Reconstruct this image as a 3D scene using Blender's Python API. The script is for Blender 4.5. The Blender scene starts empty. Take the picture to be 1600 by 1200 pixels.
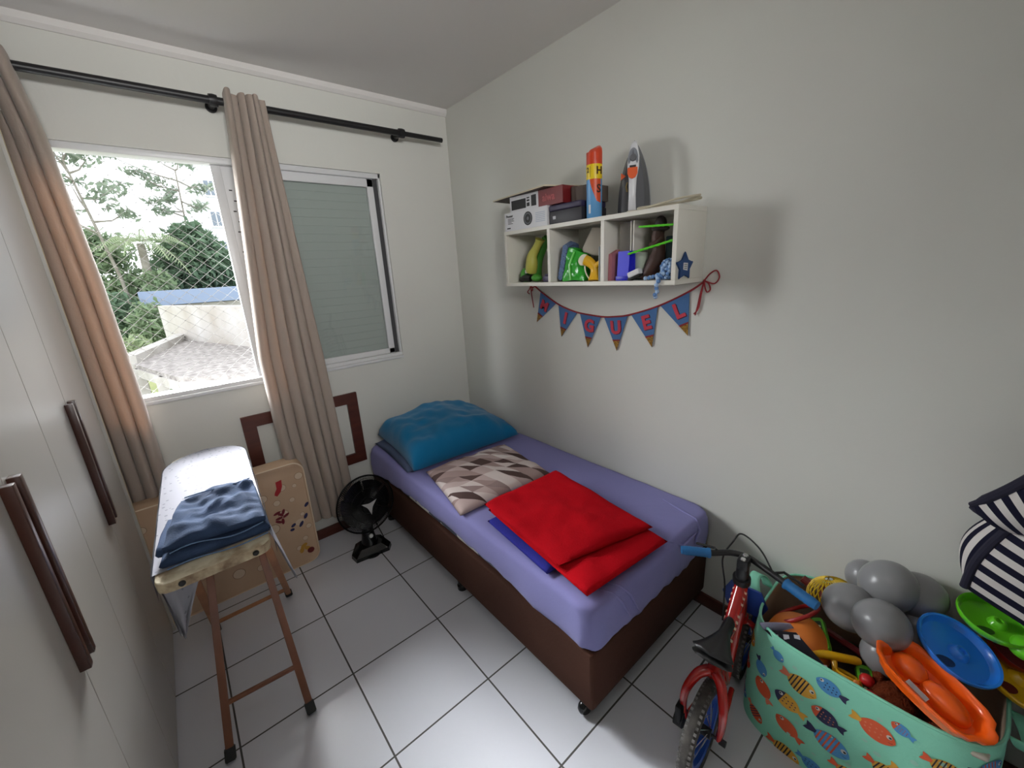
import bpy, bmesh, math, random
from mathutils import Vector, Matrix, noise
PI = math.pi
V = Vector
sc = bpy.context.scene
COL = sc.collection
random.seed(7)

# ------------------------------------------------------------------ colours and materials
def S(h, a=1.0):
    h = h.lstrip('#')
    o = []
    for i in (0, 2, 4):
        c = int(h[i:i+2], 16) / 255
        o.append(c / 12.92 if c <= .04045 else ((c + .055) / 1.055) ** 2.4)
    return (*o, a)

def new_mat(name):
    m = bpy.data.materials.new(name)
    m.use_nodes = True
    nt = m.node_tree
    b = nt.nodes['Principled BSDF']
    return m, nt, b

def N(nt, t, **kw):
    n = nt.nodes.new(t)
    for k, v in kw.items():
        setattr(n, k, v)
    return n

def L(nt, a, b):
    nt.links.new(a, b)

def mat(name, col, rough=.55, metal=0., spec=.5, var=None, bump=None, sheen=0., coat=0., stretch=None):
    """Principled material; var=(scale, second colour, sharpness), bump=(scale, strength)."""
    m, nt, b = new_mat(name)
    c = S(col) if isinstance(col, str) else col
    b.inputs['Base Color'].default_value = c
    b.inputs['Roughness'].default_value = rough
    b.inputs['Metallic'].default_value = metal
    b.inputs['Specular IOR Level'].default_value = spec
    b.inputs['Sheen Weight'].default_value = sheen
    b.inputs['Coat Weight'].default_value = coat
    tc = None
    if var or bump:
        tc = N(nt, 'ShaderNodeTexCoord')
        src = tc.outputs['Object']
        if stretch:
            mp = N(nt, 'ShaderNodeMapping')
            mp.inputs['Scale'].default_value = stretch
            L(nt, src, mp.inputs['Vector'])
            src = mp.outputs['Vector']
    if var:
        sc_, c2, sh = var
        n = N(nt, 'ShaderNodeTexNoise')
        n.inputs['Scale'].default_value = sc_
        n.inputs['Detail'].default_value = 5
        L(nt, src, n.inputs['Vector'])
        r = N(nt, 'ShaderNodeValToRGB')
        r.color_ramp.elements[0].position = .5 - .25 / sh
        r.color_ramp.elements[1].position = .5 + .25 / sh
        r.color_ramp.elements[0].color = c
        r.color_ramp.elements[1].color = S(c2)
        L(nt, n.outputs['Fac'], r.inputs['Fac'])
        L(nt, r.outputs['Color'], b.inputs['Base Color'])
    if bump:
        n2 = N(nt, 'ShaderNodeTexNoise')
        n2.inputs['Scale'].default_value = bump[0]
        n2.inputs['Detail'].default_value = 4
        L(nt, src, n2.inputs['Vector'])
        bp = N(nt, 'ShaderNodeBump')
        bp.inputs['Strength'].default_value = bump[1]
        bp.inputs['Distance'].default_value = .01
        L(nt, n2.outputs['Fac'], bp.inputs['Height'])
        L(nt, bp.outputs['Normal'], b.inputs['Normal'])
    return m

def math_node(nt, op, a, b=None, c=None):
    n = N(nt, 'ShaderNodeMath')
    n.operation = op
    for i, x in enumerate((a, b, c)):
        if x is None:
            continue
        if isinstance(x, (int, float)):
            n.inputs[i].default_value = x
        else:
            L(nt, x, n.inputs[i])
    return n.outputs[0]

def mix_col(nt, f, c1, c2):
    n = N(nt, 'ShaderNodeMix')
    n.data_type = 'RGBA'
    ins = [i for i in n.inputs if i.type == 'RGBA']
    if isinstance(f, (int, float)):
        n.inputs[0].default_value = f
    else:
        L(nt, f, n.inputs[0])
    for i, c in zip(ins, (c1, c2)):
        if isinstance(c, tuple):
            i.default_value = c
        else:
            L(nt, c, i)
    return [o for o in n.outputs if o.type == 'RGBA'][0]

# ------------------------------------------------------------------ mesh helpers (everything in world metres)
def BM():
    return bmesh.new()

def setmi(faces, mi):
    for f in faces:
        f.material_index = mi

def add_box(bm, c, s, rot=None, mi=0, bevel=0., seg=2):
    M = Matrix.Translation(V(c))
    if rot is not None:
        M = M @ rot.to_4x4()
    M = M @ Matrix.Diagonal((s[0], s[1], s[2], 1))
    r = bmesh.ops.create_cube(bm, size=1, matrix=M)
    vs = r['verts']
    fs = list({f for v in vs for f in v.link_faces})
    setmi(fs, mi)
    if bevel > 0:
        es = list({e for v in vs for e in v.link_edges})
        r = bmesh.ops.bevel(bm, geom=es, offset=bevel, segments=seg, profile=.5, affect='EDGES', clamp_overlap=True)
        setmi(r['faces'], mi)

def bx(bm, x0, x1, y0, y1, z0, z1, mi=0, bevel=0., seg=2):
    add_box(bm, ((x0+x1)/2, (y0+y1)/2, (z0+z1)/2), (abs(x1-x0), abs(y1-y0), abs(z1-z0)), None, mi, bevel, seg)

def add_tube(bm, pts, r, seg=8, mi=0, closed=False, cap=True):
    pts = [V(p) for p in pts]
    n = len(pts)
    rr = r if isinstance(r, (list, tuple)) else [r] * n
    T = []
    for i in range(n):
        if closed:
            t = pts[(i+1) % n] - pts[i-1]
        else:
            t = pts[min(i+1, n-1)] - pts[max(i-1, 0)]
        T.append(t.normalized() if t.length > 1e-9 else V((0, 0, 1)))
    up = V((0, 0, 1)) if abs(T[0].z) < .9 else V((1, 0, 0))
    nx = T[0].cross(up).normalized()
    rings = []
    for i in range(n):
        nx = nx - T[i] * nx.dot(T[i])
        if nx.length < 1e-6:
            nx = T[i].orthogonal()
        nx.normalize()
        ny = T[i].cross(nx)
        rings.append([bm.verts.new(pts[i] + (nx * math.cos(2*PI*k/seg) + ny * math.sin(2*PI*k/seg)) * rr[i]) for k in range(seg)])
    m = n if closed else n - 1
    for i in range(m):
        a, b = rings[i], rings[(i+1) % n]
        for k in range(seg):
            f = bm.faces.new((a[k], a[(k+1) % seg], b[(k+1) % seg], b[k]))
            f.material_index = mi
    if cap and not closed:
        bm.faces.new(rings[0][::-1]).material_index = mi
        bm.faces.new(rings[-1]).material_index = mi

def frame(o, z, x=None):
    z = V(z).normalized()
    if x is None:
        x = V((1, 0, 0)) if abs(z.x) < .9 else V((0, 1, 0))
    x = V(x)
    x = (x - z * x.dot(z)).normalized()
    y = z.cross(x)
    M = Matrix((x, y, z)).transposed().to_4x4()
    M.translation = V(o)
    return M

def add_lathe(bm, prof, M=None, seg=32, mi=0, sx=1., sy=1.):
    M = M or Matrix.Identity(4)
    rings = []
    for r, z in prof:
        if r < 1e-6:
            rings.append([bm.verts.new(M @ V((0, 0, z)))])
        else:
            rings.append([bm.verts.new(M @ V((r*sx*math.cos(2*PI*k/seg), r*sy*math.sin(2*PI*k/seg), z))) for k in range(seg)])
    for a, b in zip(rings, rings[1:]):
        for k in range(seg):
            k2 = (k+1) % seg
            if len(a) == 1 and len(b) == 1:
                continue
            if len(a) == 1:
                f = bm.faces.new((a[0], b[k2], b[k]))
            elif len(b) == 1:
                f = bm.faces.new((a[k], a[k2], b[0]))
            else:
                f = bm.faces.new((a[k], a[k2], b[k2], b[k]))
            f.material_index = mi

def add_prism(bm, poly, h, M=None, mi=0):
    """2-D polygon in the frame's xy plane, extruded along its z from 0 to h."""
    M = M or Matrix.Identity(4)
    lo = [bm.verts.new(M @ V((x, y, 0))) for x, y in poly]
    if h == 0:
        bm.faces.new(lo).material_index = mi
        return
    hi = [bm.verts.new(M @ V((x, y, h))) for x, y in poly]
    n = len(poly)
    bm.faces.new(lo[::-1]).material_index = mi
    bm.faces.new(hi).material_index = mi
    for k in range(n):
        bm.faces.new((lo[k], lo[(k+1) % n], hi[(k+1) % n], hi[k])).material_index = mi

def add_grid(bm, f, nu, nv, mi=0, cu=False, cv=False):
    uvl = bm.loops.layers.uv.verify()
    g = [[bm.verts.new(f(i/nu, j/nv)) for j in range(nv if cv else nv+1)] for i in range(nu if cu else nu+1)]
    for i in range(nu):
        for j in range(nv):
            i2 = (i+1) % nu if cu else i+1
            j2 = (j+1) % nv if cv else j+1
            try:
                fc = bm.faces.new((g[i][j], g[i2][j], g[i2][j2], g[i][j2]))
            except ValueError:
                continue
            fc.material_index = mi
            for lp, (u, v) in zip(fc.loops, ((i, j), (i+1, j), (i+1, j+1), (i, j+1))):
                lp[uvl].uv = (u/nu, v/nv)
    return g

def add_ball(bm, c, r, mi=0, seg=24, M=None):
    r = r if isinstance(r, (tuple, list)) else (r, r, r)
    X = Matrix.Translation(V(c)) @ (M.to_4x4() if M is not None else Matrix.Identity(4)) @ Matrix.Diagonal((*r, 1))
    q = bmesh.ops.create_uvsphere(bm, u_segments=seg, v_segments=max(8, seg*2//3), radius=1, matrix=X)
    setmi({f for v in q['verts'] for f in v.link_faces}, mi)

def world(o):
    M = o.matrix_basis.copy()
    p = o.parent
    while p:
        M = p.matrix_basis @ M
        p = p.parent
    return M

def obj(name, bm, mats, parent=None, sharp=35, origin=None, smooth=True, recalc=True):
    if recalc:
        bmesh.ops.recalc_face_normals(bm, faces=bm.faces)
    me = bpy.data.meshes.new(name)
    if parent is not None:
        bm.transform(world(parent).inverted())
        loc = None
    else:
        if origin is None:
            xs = [v.co for v in bm.verts]
            origin = (sum(min(c[k] for c in xs) * .5 + max(c[k] for c in xs) * .5 for k in (0,)),
                      min(c[1] for c in xs) * .5 + max(c[1] for c in xs) * .5, min(c[2] for c in xs))
        loc = V(origin)
        bm.transform(Matrix.Translation(-loc))
    bm.to_mesh(me)
    bm.free()
    o = bpy.data.objects.new(name, me)
    for m in (mats if isinstance(mats, (list, tuple)) else [mats]):
        me.materials.append(m)
    if smooth:
        me.polygons.foreach_set('use_smooth', [True] * len(me.polygons))
        if sharp:
            me.set_sharp_from_angle(angle=math.radians(sharp))
    COL.objects.link(o)
    if parent is not None:
        o.parent = parent
    else:
        o.location = loc
    return o

def tag(o, label, cat, group=None):
    o['label'] = label
    o['category'] = cat
    if group:
        o['group'] = group
    return o

def thing(name, label, cat, loc=(0, 0, 0), rz=0., group=None):
    o = bpy.data.objects.new(name, None)
    o.empty_display_size = .1
    COL.objects.link(o)
    o.location = loc
    o.rotation_euler = (0, 0, rz)
    return tag(o, label, cat, group)

def struct(name, bm=None, m=None, parent=None, **kw):
    if bm is None:
        o = bpy.data.objects.new(name, None)
        COL.objects.link(o)
    else:
        o = obj(name, bm, m, parent, **kw)
    if parent is None:
        o['kind'] = 'structure'
    return o

def stuff(o, label, cat):
    tag(o, label, cat)
    o['kind'] = 'stuff'
    return o

def add_text(bm, s, size, M, mi=0, bold=0., ext=.0006, align='CENTER'):
    cu = bpy.data.curves.new('t', 'FONT')
    cu.body = s
    cu.size = size
    cu.align_x = align
    cu.align_y = 'CENTER'
    cu.offset = bold
    cu.extrude = ext
    cu.resolution_u = 3
    t = bpy.data.objects.new('t', cu)
    COL.objects.link(t)
    dg = bpy.context.evaluated_depsgraph_get()
    me = bpy.data.meshes.new_from_object(t.evaluated_get(dg))
    b2 = bmesh.new()
    b2.from_mesh(me)
    b2.transform(M)
    setmi(b2.faces, mi)
    me2 = bpy.data.meshes.new('t2')
    b2.to_mesh(me2)
    b2.free()
    bm.from_mesh(me2)
    n = len(me2.polygons)
    bm.faces.ensure_lookup_table()
    for f in bm.faces[-n:]:
        f.material_index = mi
    bpy.data.objects.remove(t)
    bpy.data.curves.remove(cu)
    bpy.data.meshes.remove(me)
    bpy.data.meshes.remove(me2)

def lerp(a, b, t):
    return a + (b - a) * t

def bil(c, u, v):
    """c: corners 00, 10, 11, 01"""
    return (V(c[0])*(1-u)*(1-v) + V(c[1])*u*(1-v) + V(c[2])*u*v + V(c[3])*(1-u)*v)

def nz(p, s=1., seed=0.):
    return noise.noise(V((p[0]*s + seed, p[1]*s + seed*1.7, p[2]*s - seed)))

def pillow_bm(c, th, nu=40, nv=30, p=2.6, wr=.006, ws=9., seed=0., under=.25, pinch=.05, prof=None, ex=.55):
    bm = BM()
    ctr = bil(c, .5, .5)
    def f(sgn):
        def g(u, v):
            a, b = 2*u-1, 2*v-1
            # pinch the sides in a little, the corners stay out
            k = 1 - pinch * (1 - (abs(a)*abs(b)) ** .7)
            P = ctr + (bil(c, u, v) - ctr) * (1 if max(abs(a), abs(b)) < .999 else 1)
            P = ctr + (P - ctr) * (1 - pinch * (abs(a)**4 * (1-abs(b)**2) + abs(b)**4 * (1-abs(a)**2)))
            e = max(0., (1-abs(a)**p) * (1-abs(b)**p)) ** ex
            h = th * e * (prof(u, v) if prof else 1)
            if sgn > 0:
                w = nz(P, ws, seed) * wr + nz(P, ws*2.7, seed+3) * wr*.5
                return P + V((0, 0, h + w * min(1, e*3)))
            return P - V((0, 0, h * under))
        return g
    add_grid(bm, f(1), nu, nv)
    add_grid(bm, f(-1), nu, nv)
    bmesh.ops.remove_doubles(bm, verts=bm.verts, dist=1e-5)
    return bm

def slab_bm(bm, c, h, nu=36, nv=30, rnd=6., wr=.004, ws=8., seed=0., mi=0, drop=0., bulge=.012):
    """soft folded-cloth slab: corners c (at its bottom), thickness h"""
    ctr = bil(c, .5, .5)
    def top(u, v):
        a, b = 2*u-1, 2*v-1
        P = bil(c, u, v)
        m = max(abs(a), abs(b))
        e = (max(0., 1 - m**rnd)) ** .5
        w = nz(P, ws, seed) * wr + nz(P, ws*2.5, seed+5) * wr*.4
        d = (P - ctr)
        P = P + d.normalized() * (bulge * e * (m**6) if d.length > 0 else 0)
        return P + V((0, 0, h*.5 + h*.5*e + w*e))
    def bot(u, v):
        a, b = 2*u-1, 2*v-1
        P = bil(c, u, v)
        m = max(abs(a), abs(b))
        e = (max(0., 1 - m**rnd)) ** .5
        d = (P - ctr)
        P = P + d.normalized() * (bulge * e * (m**6) if d.length > 0 else 0)
        return P + V((0, 0, h*.5 - h*.5*e))
    n0 = len(bm.verts)
    add_grid(bm, top, nu, nv, mi)
    add_grid(bm, bot, nu, nv, mi)
    bm.verts.ensure_lookup_table()
    bmesh.ops.remove_doubles(bm, verts=bm.verts[n0:], dist=1e-5)

def rot_z(a):
    return Matrix.Rotation(a, 3, 'Z')

WORLD, SIDEW, BACKFILLW, CEILW, FARW, FARL = 2.3, 610., 9., 1.2, 590., 64.

# ------------------------------------------------------------------ room materials
def floor_mat():
    m, nt, b = new_mat('floor_tiles')
    tc = N(nt, 'ShaderNodeTexCoord')
    sp = N(nt, 'ShaderNodeSeparateXYZ')
    L(nt, tc.outputs['Object'], sp.inputs[0])
    T = .41
    def line(ax, off):
        f = math_node(nt, 'FRACT', math_node(nt, 'MULTIPLY_ADD', sp.outputs[ax], 1/T, off))
        d = math_node(nt, 'MINIMUM', f, math_node(nt, 'SUBTRACT', 1., f))
        return math_node(nt, 'MULTIPLY', d, T)
    d = math_node(nt, 'MINIMUM', line(0, 1.8224/T + 20), line(1, .2623/T + 20))
    g = math_node(nt, 'LESS_THAN', d, .0032)
    n = N(nt, 'ShaderNodeTexNoise')
    n.inputs['Scale'].default_value = 1.6
    L(nt, tc.outputs['Object'], n.inputs['Vector'])
    base = mix_col(nt, n.outputs['Fac'], S('#d0d1d8'), S('#dadbe2'))
    L(nt, mix_col(nt, g, base, S('#4a4846')), b.inputs['Base Color'])
    L(nt, math_node(nt, 'MULTIPLY_ADD', g, .5, .24), b.inputs['Roughness'])
    n2 = N(nt, 'ShaderNodeTexNoise')
    n2.inputs['Scale'].default_value = 22
    L(nt, tc.outputs['Object'], n2.inputs['Vector'])
    ss = N(nt, 'ShaderNodeMapRange')
    ss.inputs['From Min'].default_value = 0
    ss.inputs['From Max'].default_value = .006
    L(nt, d, ss.inputs['Value'])
    h = math_node(nt, 'ADD', ss.outputs[0], math_node(nt, 'MULTIPLY', n2.outputs['Fac'], .25))
    bp = N(nt, 'ShaderNodeBump')
    bp.inputs['Strength'].default_value = .12
    bp.inputs['Distance'].default_value = .004
    L(nt, h, bp.inputs['Height'])
    L(nt, bp.outputs['Normal'], b.inputs['Normal'])
    return m

def fabric_mat(name, col, tr_col, tr, rough=.9, bump=None, var=None):
    m = mat(name, col, rough, spec=.15, bump=bump, var=var, sheen=.2)
    nt = m.node_tree
    b = nt.nodes['Principled BSDF']
    out = nt.nodes['Material Output']
    t = N(nt, 'ShaderNodeBsdfTranslucent')
    t.inputs['Color'].default_value = S(tr_col)
    mx = N(nt, 'ShaderNodeMixShader')
    mx.inputs[0].default_value = tr
    L(nt, b.outputs[0], mx.inputs[1])
    L(nt, t.outputs[0], mx.inputs[2])
    L(nt, mx.outputs[0], out.inputs[0])
    return m

def leaf_mat(name, c1, c2):
    return fabric_mat(name, c1, c2, .35, rough=.6, var=(1.7, c2, 1.2))

def pane_mat():
    m, nt, b = new_mat('window_glass')
    out = nt.nodes['Material Output']
    g = N(nt, 'ShaderNodeBsdfGlossy')
    g.inputs['Roughness'].default_value = .03
    t = N(nt, 'ShaderNodeBsdfTransparent')
    t.inputs['Color'].default_value = (.93, .95, .94, 1)
    fr = N(nt, 'ShaderNodeFresnel')
    fr.inputs['IOR'].default_value = 1.45
    mx = N(nt, 'ShaderNodeMixShader')
    L(nt, fr.outputs[0], mx.inputs[0])
    L(nt, t.outputs[0], mx.inputs[1])
    L(nt, g.outputs[0], mx.inputs[2])
    L(nt, mx.outputs[0], out.inputs[0])
    return m

wall_m = mat('wall_paint', '#d3d4cd', .75, spec=.25, var=(1.1, '#cdccc6', 1.), bump=(60, .05))
ceil_m = mat('ceiling_paint', '#dcd9d6', .85, spec=.2, bump=(50, .04))
white_alu = mat('white_aluminium', '#d4d5d6', .35, spec=.5)
grey_shutter = mat('grey_shutter', '#b4b8b5', .5)
slot_m = mat('shutter_slots', '#3c3a3a', .8)
dark_gap = mat('dark_track_gap', '#3c3c3e', .7)
redwood = mat('red_brown_wood', '#56271a', .45, var=(6, '#43190f', 1.), stretch=(1, 1, 6))
black_m = mat('black_satin_metal', '#131214', .4)
white_lam = mat('white_laminate', '#d2cfc5', .45)
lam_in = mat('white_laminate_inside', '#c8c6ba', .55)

# ------------------------------------------------------------------ the room shell
bm = BM(); bx(bm, -2.7, .15, -3.85, .16, -.1, 0)
struct('floor', bm, floor_mat(), origin=(0, 0, 0), smooth=False)
bm = BM(); bx(bm, -2.7, .15, -3.85, .16, 2.645, 2.75)
struct('ceiling', bm, ceil_m, smooth=False)
bm = BM(); bx(bm, 0, .15, -3.85, .16, 0, 2.645)
struct('wall_right', bm, wall_m, smooth=False)
bm = BM(); bx(bm, -2.7, -2.55, -3.85, .16, 0, 2.645)
struct('wall_left', bm, wall_m, smooth=False)
bm = BM(); bx(bm, -2.55, 0, -3.85, -3.7, 0, 2.645)
struct('wall_back', bm, wall_m, smooth=False)
# window wall with its opening
WX0, WX1, WZ0, WZ1 = -2.0, -.508, 1.089, 2.221
bm = BM()
def ring(y):
    return [[bm.verts.new((x, y, z)) for x, z in p] for p in (((-2.55, 0), (0, 0), (0, 2.645), (-2.55, 2.645)), ((WX0, WZ0), (WX1, WZ0), (WX1, WZ1), (WX0, WZ1)))]
o1, i1 = ring(0)
o2, i2 = ring(.16)
for k in range(4):
    j = (k+1) % 4
    bm.faces.new((o1[k], o1[j], i1[j], i1[k])); bm.faces.new((o2[k], i2[k], i2[j], o2[j]))
    bm.faces.new((i1[k], i1[j], i2[j], i2[k])); bm.faces.new((o1[k], o2[k], o2[j], o1[j]))
struct('wall_window', bm, wall_m, smooth=False, origin=(0, 0, 0))
# plaster moulding under the ceiling along the window wall
bm = BM()
add_prism(bm, [(0, 2.607), (-.006, 2.607), (-.02, 2.622), (-.026, 2.645), (0, 2.645)], 2.55,
          Matrix(((0, 0, 1, -2.55), (1, 0, 0, 0), (0, 1, 0, 0), (0, 0, 0, 1))))
struct('trim_1', bm, ceil_m, sharp=25)
bm = BM(); bx(bm, -2.55, -.02, -.014, 0, 0, .067, bevel=.004)
struct('baseboard_window', bm, redwood)
bm = BM(); bx(bm, -.014, 0, -3.7, 0, 0, .067, bevel=.004)
struct('baseboard_right', bm, redwood)

# ------------------------------------------------------------------ sliding window
win = struct('window_1')
win.location = (-1.254, .06, WZ0)
bm = BM()
bx(bm, WX0, WX1, .004, .09, WZ0, WZ0+.026, bevel=.003)        # sill rail
bx(bm, WX0, WX1, -.012, .01, WZ0-.012, WZ0+.006, bevel=.003)  # inner lip
bx(bm, WX0, WX1, .01, .09, WZ1-.028, WZ1, bevel=.003)
bx(bm, WX0, WX0+.03, .01, .09, WZ0, WZ1, bevel=.003)
bx(bm, WX1-.014, WX1, .01, .09, WZ0, WZ1, bevel=.003)
struct('window_frame', bm, white_alu, win)
bm = BM()
bx(bm, -.548, -.522, .03, .085, WZ0+.026, WZ1-.028)  # solid dark strip standing in for the shaded gap beside the sash
struct('track_channel', bm, dark_gap, win)
# right sash: grey closed shutter behind glass
bm = BM()
for a in ((-1.27, -.548, .03, .055, WZ1-.075, WZ1-.028), (-1.27, -.548, .03, .055, WZ0+.026, WZ0+.06),
          (-.588, -.548, .03, .055, WZ0+.026, WZ1-.028), (-1.27, -1.23, .03, .055, WZ0+.026, WZ1-.028)):
    bx(bm, *a, bevel=.003)
struct('sash', bm, white_alu, win)
bm = BM()
z = WZ0 + .05
while z < WZ1 - .06:
    bx(bm, -1.24, -.575, .058, .066, z, z+.0457, bevel=.0008, seg=1)
    z += .046
bx(bm, -1.245, -.57, .0655, .072, WZ0+.03, WZ1-.03)
struct('shutter_panel', bm, grey_shutter, win)
bm = BM(); bx(bm, -1.235, -.583, .040, .044, WZ0+.055, WZ1-.07)
struct('glass_pane', bm, pane_mat(), win)
# left shutter leaf, slid half open: white stile and slotted panel
bm = BM()
bx(bm, -1.365, -1.322, .05, .085, WZ0+.026, WZ1-.028, bevel=.003)
bx(bm, -1.322, -1.1, .058, .08, WZ0+.026, WZ1-.028)
struct('shutter_leaf', bm, white_alu, win)
bm = BM()
z = WZ0 + .09
k = 0
while z < WZ1 - .1:
    for q in range(5):
        x = -1.306 + q*.042 + (.012 if k % 2 else 0)
        bx(bm, x, x+.014, .0568, .0582, z, z+.006)
    z += .05
    k += 1
struct('shutter_slots', bm, slot_m, win)
bm = BM(); bx(bm, WX0+.03, WX1, -.012+.16, .19, WZ0-.03, WZ0-.001)
struct('outer_sill', bm, white_alu, win)

# safety net across the open half
bm = BM()
x0, x1, z0, z1, y = -1.99, -1.29, WZ0, WZ1, .128
DX, DZ = .068, .056
def seg_clip(xa, za, dx, dz):
    t0, t1 = -1e9, 1e9
    for p, d, lo, hi in ((xa, dx, x0, x1), (za, dz, z0, z1)):
        a, b = (lo-p)/d, (hi-p)/d
        t0, t1 = max(t0, min(a, b)), min(t1, max(a, b))
    return (t0, t1) if t1 > t0 + .05 else None
for s in (1, -1):
    for k in range(-40, 60):
        xa, za = x0 + k*DX, z0
        c = seg_clip(xa, za, DX/2, s*DZ/2)
        if c:
            n = max(2, int((c[1]-c[0])/2) + 2)
            pts = []
            for i in range(n):
                t = lerp(c[0], c[1], i/(n-1))
                px_, pz_ = xa + DX/2*t, za + s*DZ/2*t
                pts.append((px_ + .004*nz((px_, pz_, 0), 5), y + .006*nz((px_, pz_, 3), 3), pz_ + .004*nz((px_, pz_, 9), 5)))
            add_tube(bm, pts, .0009, 4, cap=False)
for i in range(24):
    for j in range(46):
        px_, pz_ = x0 + i*DX/2, z0 + j*DZ/2
        if (i + j) % 2 == 0 and px_ < x1 and pz_ < z1:
            q = V((px_ + .004*nz((px_, pz_, 0), 5), y + .006*nz((px_, pz_, 3), 3), pz_ + .004*nz((px_, pz_, 9), 5)))
            add_box(bm, q, (.0042, .004, .0042))
tag(obj('safety_net', bm, mat('white_net_cord', '#a5a3a0', .7), recalc=False), 'white diamond safety net stretched across the open window', 'net')

# ------------------------------------------------------------------ outside
conc = mat('weathered_white_render', '#b9b7b3', .9, var=(2.5, '#98948d', 1.2))
bm = BM(); bx(bm, -60, 60, 2.5, 90, -3.2, -3.0)
struct('ground', bm, mat('grass_ground', '#7c8a52', .95, var=(.6, '#9a9a6a', 1.5)), smooth=False)
def strip_box(bm, a, b, w, z0, z1, mi=0):
    a, b = V((a[0], a[1], 0)), V((b[0], b[1], 0))
    d = (b-a); ln = d.length
    ang = math.atan2(d.y, d.x)
    c = (a+b)/2
    add_box(bm, (c.x, c.y, (z0+z1)/2), (ln, w, z1-z0), rot_z(ang), mi)
# corrugated roof of the low annexe below the window
annexe = thing('annexe_building', 'low annexe with grey corrugated roof and white parapet below the window', 'building', (-1.2, 8, -3))
RP = [(-2.45, 7.3), (-1.25, 11.6), (-.3, 7.4), (.35, 4.0), (-.75, 3.6), (-1.85, 5.1)]
RP = [(-2.33, 7.4), (-1.25, 11.5), (-.30, 7.35), (.6, 4.3), (-.62, 4.2), (-1.75, 5.2)]
def roof_mat():
    m, nt, b = new_mat('fibre_cement_roof')
    tc = N(nt, 'ShaderNodeTexCoord')
    w = N(nt, 'ShaderNodeTexWave')
    w.inputs['Scale'].default_value = 2.2
    w.inputs['Distortion'].default_value = .6
    L(nt, tc.outputs['Object'], w.inputs['Vector'])
    n = N(nt, 'ShaderNodeTexNoise')
    n.inputs['Scale'].default_value = 9
    n.inputs['Detail'].default_value = 8
    L(nt, tc.outputs['Object'], n.inputs['Vector'])
    r = N(nt, 'ShaderNodeValToRGB')
    r.color_ramp.elements[0].position = .35
    r.color_ramp.elements[1].position = .65
    r.color_ramp.elements[0].color = S('#736e6b')
    r.color_ramp.elements[1].color = S('#a09b97')
    L(nt, n.outputs['Fac'], r.inputs[0])
    L(nt, mix_col(nt, math_node(nt, 'MULTIPLY', w.outputs['Fac'], .25), r.outputs[0], S('#6a6562')), b.inputs['Base Color'])
    b.inputs['Roughness'].default_value = .95
    return m
bm = BM(); add_prism(bm, RP, .07, Matrix.Translation((0, 0, .25)))
obj('roof', bm, roof_mat(), annexe, smooth=False)
bm = BM()
strip_box(bm, (-2.40, 7.5), (-1.33, 11.7), .25, .24, .47)
obj('parapet', bm, conc, annexe, smooth=False)
for x, y_ in ((-1.98, 6.0), (-1.55, 5.2), (-2.28, 7.3), (-.62, 4.4), (.4, 4.5), (-.4, 7.5), (-1.3, 11.2)):
    bm = BM()
    bx(bm, x-.07, x+.07, y_-.07, y_+.07, -3, .25)
    obj('post', bm, conc, annexe, smooth=False)
bm = BM()
strip_box(bm, (-2.3, 7.35), (-1.74, 5.2), .08, .1, .25)
strip_box(bm, (-1.74, 5.2), (-.62, 4.22), .08, .1, .25)
obj('fascia', bm, conc, annexe, smooth=False)
# weathered boundary wall rising behind the roof
bm = BM(); strip_box(bm, (-1.72, 11.9), (.9, 3.6), .2, -3, 1.18)
obj_ = obj('boundary_wall', bm, mat('stained_white_wall', '#c3c1be', .9, var=(1.3, '#a59d92', 1.)), smooth=False)
tag(obj_, 'stained white wall rising behind the grey corrugated roof', 'wall')
# blue-grey flat building edge
low = thing('low_building', 'low building with blue grey roof edge beyond the white wall', 'building', (-.3, 15, -3))
bm = BM(); bx(bm, -2.15, 2.6, 14.2, 20, -3, 1.1)
obj('wall', bm, conc, low, smooth=False)
bm = BM(); bx(bm, -2.2, 2.7, 14, 20.2, 1.12, 1.56)
obj('roof_edge', bm, mat('blue_grey_fascia', '#7f8ea6', .7), low, smooth=False)
# white apartment block on the right
apt = thing('apartment_building', 'tall white apartment block seen at the right of the open window', 'building', (5, 28, -3))
bm = BM(); bx(bm, .85, 11, 25, 33, -3, 9.5)
obj('wall', bm, mat('white_facade', '#d3d6dc', .9), apt, smooth=False)
wm, pm = mat('facade_window_frame', '#e2e4e6', .6), mat('facade_window_glass', '#6f7a86', .25)
for zc in (2.0, 3.5, 5.0, 6.5, 8.0):
    for xc in (1.45, 2.5, 3.6):
        bm = BM(); bx(bm, xc-.3, xc+.3, 24.93, 25.05, zc-.42, zc+.42)
        f = obj('window', bm, wm, apt, smooth=False)
        bm = BM(); bx(bm, xc-.22, xc-.03, 24.9, 24.95, zc-.34, zc+.34); bx(bm, xc+.03, xc+.22, 24.9, 24.95, zc-.34, zc+.34)
        obj('pane', bm, pm, f, smooth=False)

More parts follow.
